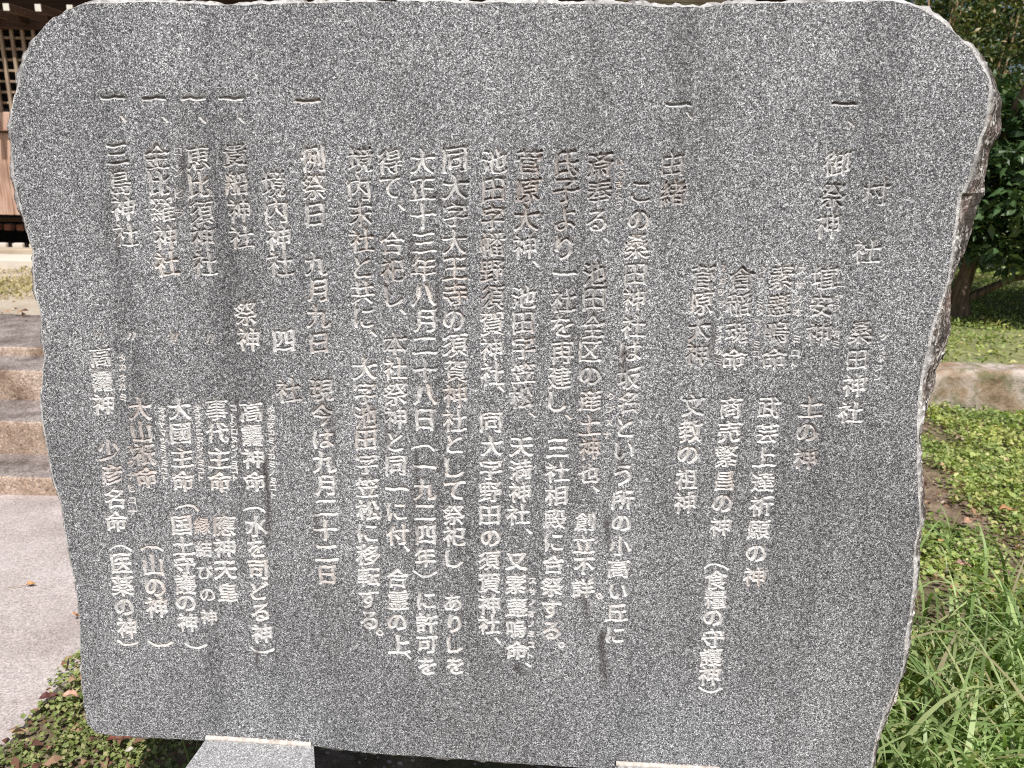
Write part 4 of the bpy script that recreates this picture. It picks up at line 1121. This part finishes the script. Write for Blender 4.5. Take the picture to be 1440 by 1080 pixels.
# ------------------------------------------------------------------ evergreen tree at the right
def make_tree(name, label, base, trunk_pts, trunk_r, limbs, blobs, nleaf, lmat, leafL, cat='tree', grp=None, nparts=0, aspect=.36, twigs=0, stem_mat=None, droop=-.5):
    root = empty(name, base); tag(root, label, cat, grp)
    bx = np.array(base)
    A = Acc(); v, f = tube(trunk_pts, trunk_r, 14)
    vv_ = v.copy()
    for i in range(len(v)):
        vv_[i] += np.array([mnoise.noise(Vector(v[i] * 6)), mnoise.noise(Vector(v[i] * 6 + 5)), 0]) * trunk_r[0] * .22
    A.add(vv_, f); A.build('trunk', M_BARK, root, True)
    for pts, rr in limbs:
        v, f = tube(pts, rr, 8); np_mesh('limb', v, f, stem_mat or M_BARK, root, True)
    # leaves: on the shells of many small clumps spread through the blobs
    tot = sum(b[3] * b[4] * b[5] for b in blobs); PP = []; TT = []
    for (cx, cy, cz, rx, ry, rz_) in blobs:
        k = int(nleaf * (rx * ry * rz_) / tot); ncl = max(6, k // 16)
        d = rand_dirs(ncl); r = rng.uniform(.35, 1, ncl) ** .45
        C_ = np.array([cx, cy, cz]) + d * r[:, None] * np.array([rx, ry, rz_])
        idx = rng.integers(0, ncl, k); o_ = rand_dirs(k, .15)
        PP.append(C_[idx] + o_ * rng.uniform(.01, .055 if leafL[1] < .06 else .085, k)[:, None]); TT.append(o_ + d[idx] * .5 + np.array([0, 0, droop * .4]))
    PP = np.concatenate(PP) - 0; TT = np.concatenate(TT)
    n = len(PP); Lf = rng.uniform(*leafL, n)
    N = rand_dirs(n, 1.3)
    if nparts:
        d = np.linalg.norm(PP + bx - CAM, axis=1); ordr = np.argsort(d)
        # parts: nearest leaves inside the picture
        pw = PP + bx - CAM; zz = pw @ fwd; xx = 720 + 1088 * (pw @ cr) / zz; yy = 540 - 1088 * (pw @ cu) / zz
        vis = (xx > 1262) & (xx < 1440) & (yy > 0) & (yy < 440)
        sel = [i for i in ordr if vis[i]][:nparts]
        for i in sel:
            v, f = leaf_mesh(PP[i:i + 1], N[i:i + 1], TT[i:i + 1], Lf[i:i + 1], Lf[i:i + 1] * aspect, .14, .25)
            np_mesh('leaf', v, f, lmat, root)
        msk = np.ones(n, bool); msk[sel] = False
    else: msk = np.ones(n, bool)
    v, f = leaf_mesh(PP[msk], N[msk], TT[msk], Lf[msk], Lf[msk] * aspect, .14, .25)
    o = np_mesh('crown', v, f, lmat, root); o['kind'] = 'stuff'
    return root

TB = (3.46, 5.95, .18)
trunk = [(0, 0, 0), (-.02, 0, .25), (.03, .02, .55), (.0, .05, .95), (.04, .1, 1.25), (.05, .1, 1.5)]
limbs = [([(.03, 0, .20), (.30, -.10, .38), (.65, -.2, .44), (1.05, -.3, .62)], [.035, .028, .02, .012]),
         ([(.0, 0, .5), (-.25, -.1, .85), (-.4, -.2, 1.3)], [.04, .03, .015]),
         ([(.03, .03, .8), (.45, -.2, 1.2), (.8, -.3, 1.6)], [.04, .03, .015]),
         ([(.05, 0, 1.1), (-.1, -.35, 1.5), (-.05, -.5, 1.9)], [.035, .025, .012])]
blobs = [(.30, -.15, 1.05, .85, .65, .62), (.95, -.25, 1.1, .7, .6, .55), (-.15, -.05, 1.2, .4, .5, .5), (1.0, -.2, 1.45, .7, .6, .35), (.2, .1, 1.45, .6, .5, .35), (.55, -.3, .70, .5, .4, .28), (1.5, 0, 1.2, .8, .8, .7), (1.1,-.3,.55,.35,.3,.18), (-.05,-.35,.72,.28,.25,.22)]
make_tree('evergreen_tree', 'dark glossy broadleaf evergreen tree with stout trunk, behind the kerb at the right', TB, trunk, [.085, .062, .052, .045, .035, .015], limbs, blobs, 24000, L_EVER, (.065, .125), nparts=300, aspect=.40)
# taller thin-stemmed shrub behind and to the left of it, yellower leaves
SB = (3.35, 6.7, .20)
stems = []
for k in range(9):
    a = random.uniform(-.5, .9); b = random.uniform(-.6, .3)
    stems.append(([(a * .2, b * .2, 0), (a * .6, b * .6, .9), (a * .9 + .1, b, 1.7), (a * 1.1 + random.uniform(-.1, .2), b, 2.6)], [.02, .016, .011, .005]))
blobs = [(-.1, 0, 2.0, .7, .5, .75), (.8, -.1, 2.1, .9, .6, .8), (-.3, 0, 1.2, .5, .5, .5), (1.7, 0, 2.1, .8, .6, .9), (.3, .2, 3.0, 1.3, .7, .5)]
make_tree('tall_shrub', 'small-leaved shrub with pale brown stems behind the evergreen tree', SB, [(0, 0, 0), (.02, 0, .6), (.05, .02, 1.3)], [.03, .025, .02], stems, blobs, 42000, L_SHRUB, (.03, .06), 'shrub', aspect=.42, stem_mat=M_TWIG, droop=.2)
# dark bushes further back closing the view
for (nm, lb, base, bl) in [('dark_bush', 'dark bush at the back behind the shrub, nearer the hall', (3.0, 9.0, .2), [(0, 0, 1.6, 1.2, .6, 1.7), (1.3, 0, 2.0, 1.3, .7, 2.0)]),
                           ('dark_bush', 'dark bush at the back beyond the evergreen tree on the far right', (6.4, 9.4, .2), [(-.6, 0, 1.8, 1.6, .7, 2.0), (1.0, 0, 2.3, 1.5, .7, 2.0)])]:
    make_tree(nm, lb, base, [(0, 0, 0), (0, 0, .8), (.1, 0, 1.6)], [.05, .04, .02], [], bl, 16000, L_EVER, (.08, .15), 'bush', 'dark bushes closing the view at the right', aspect=.45)
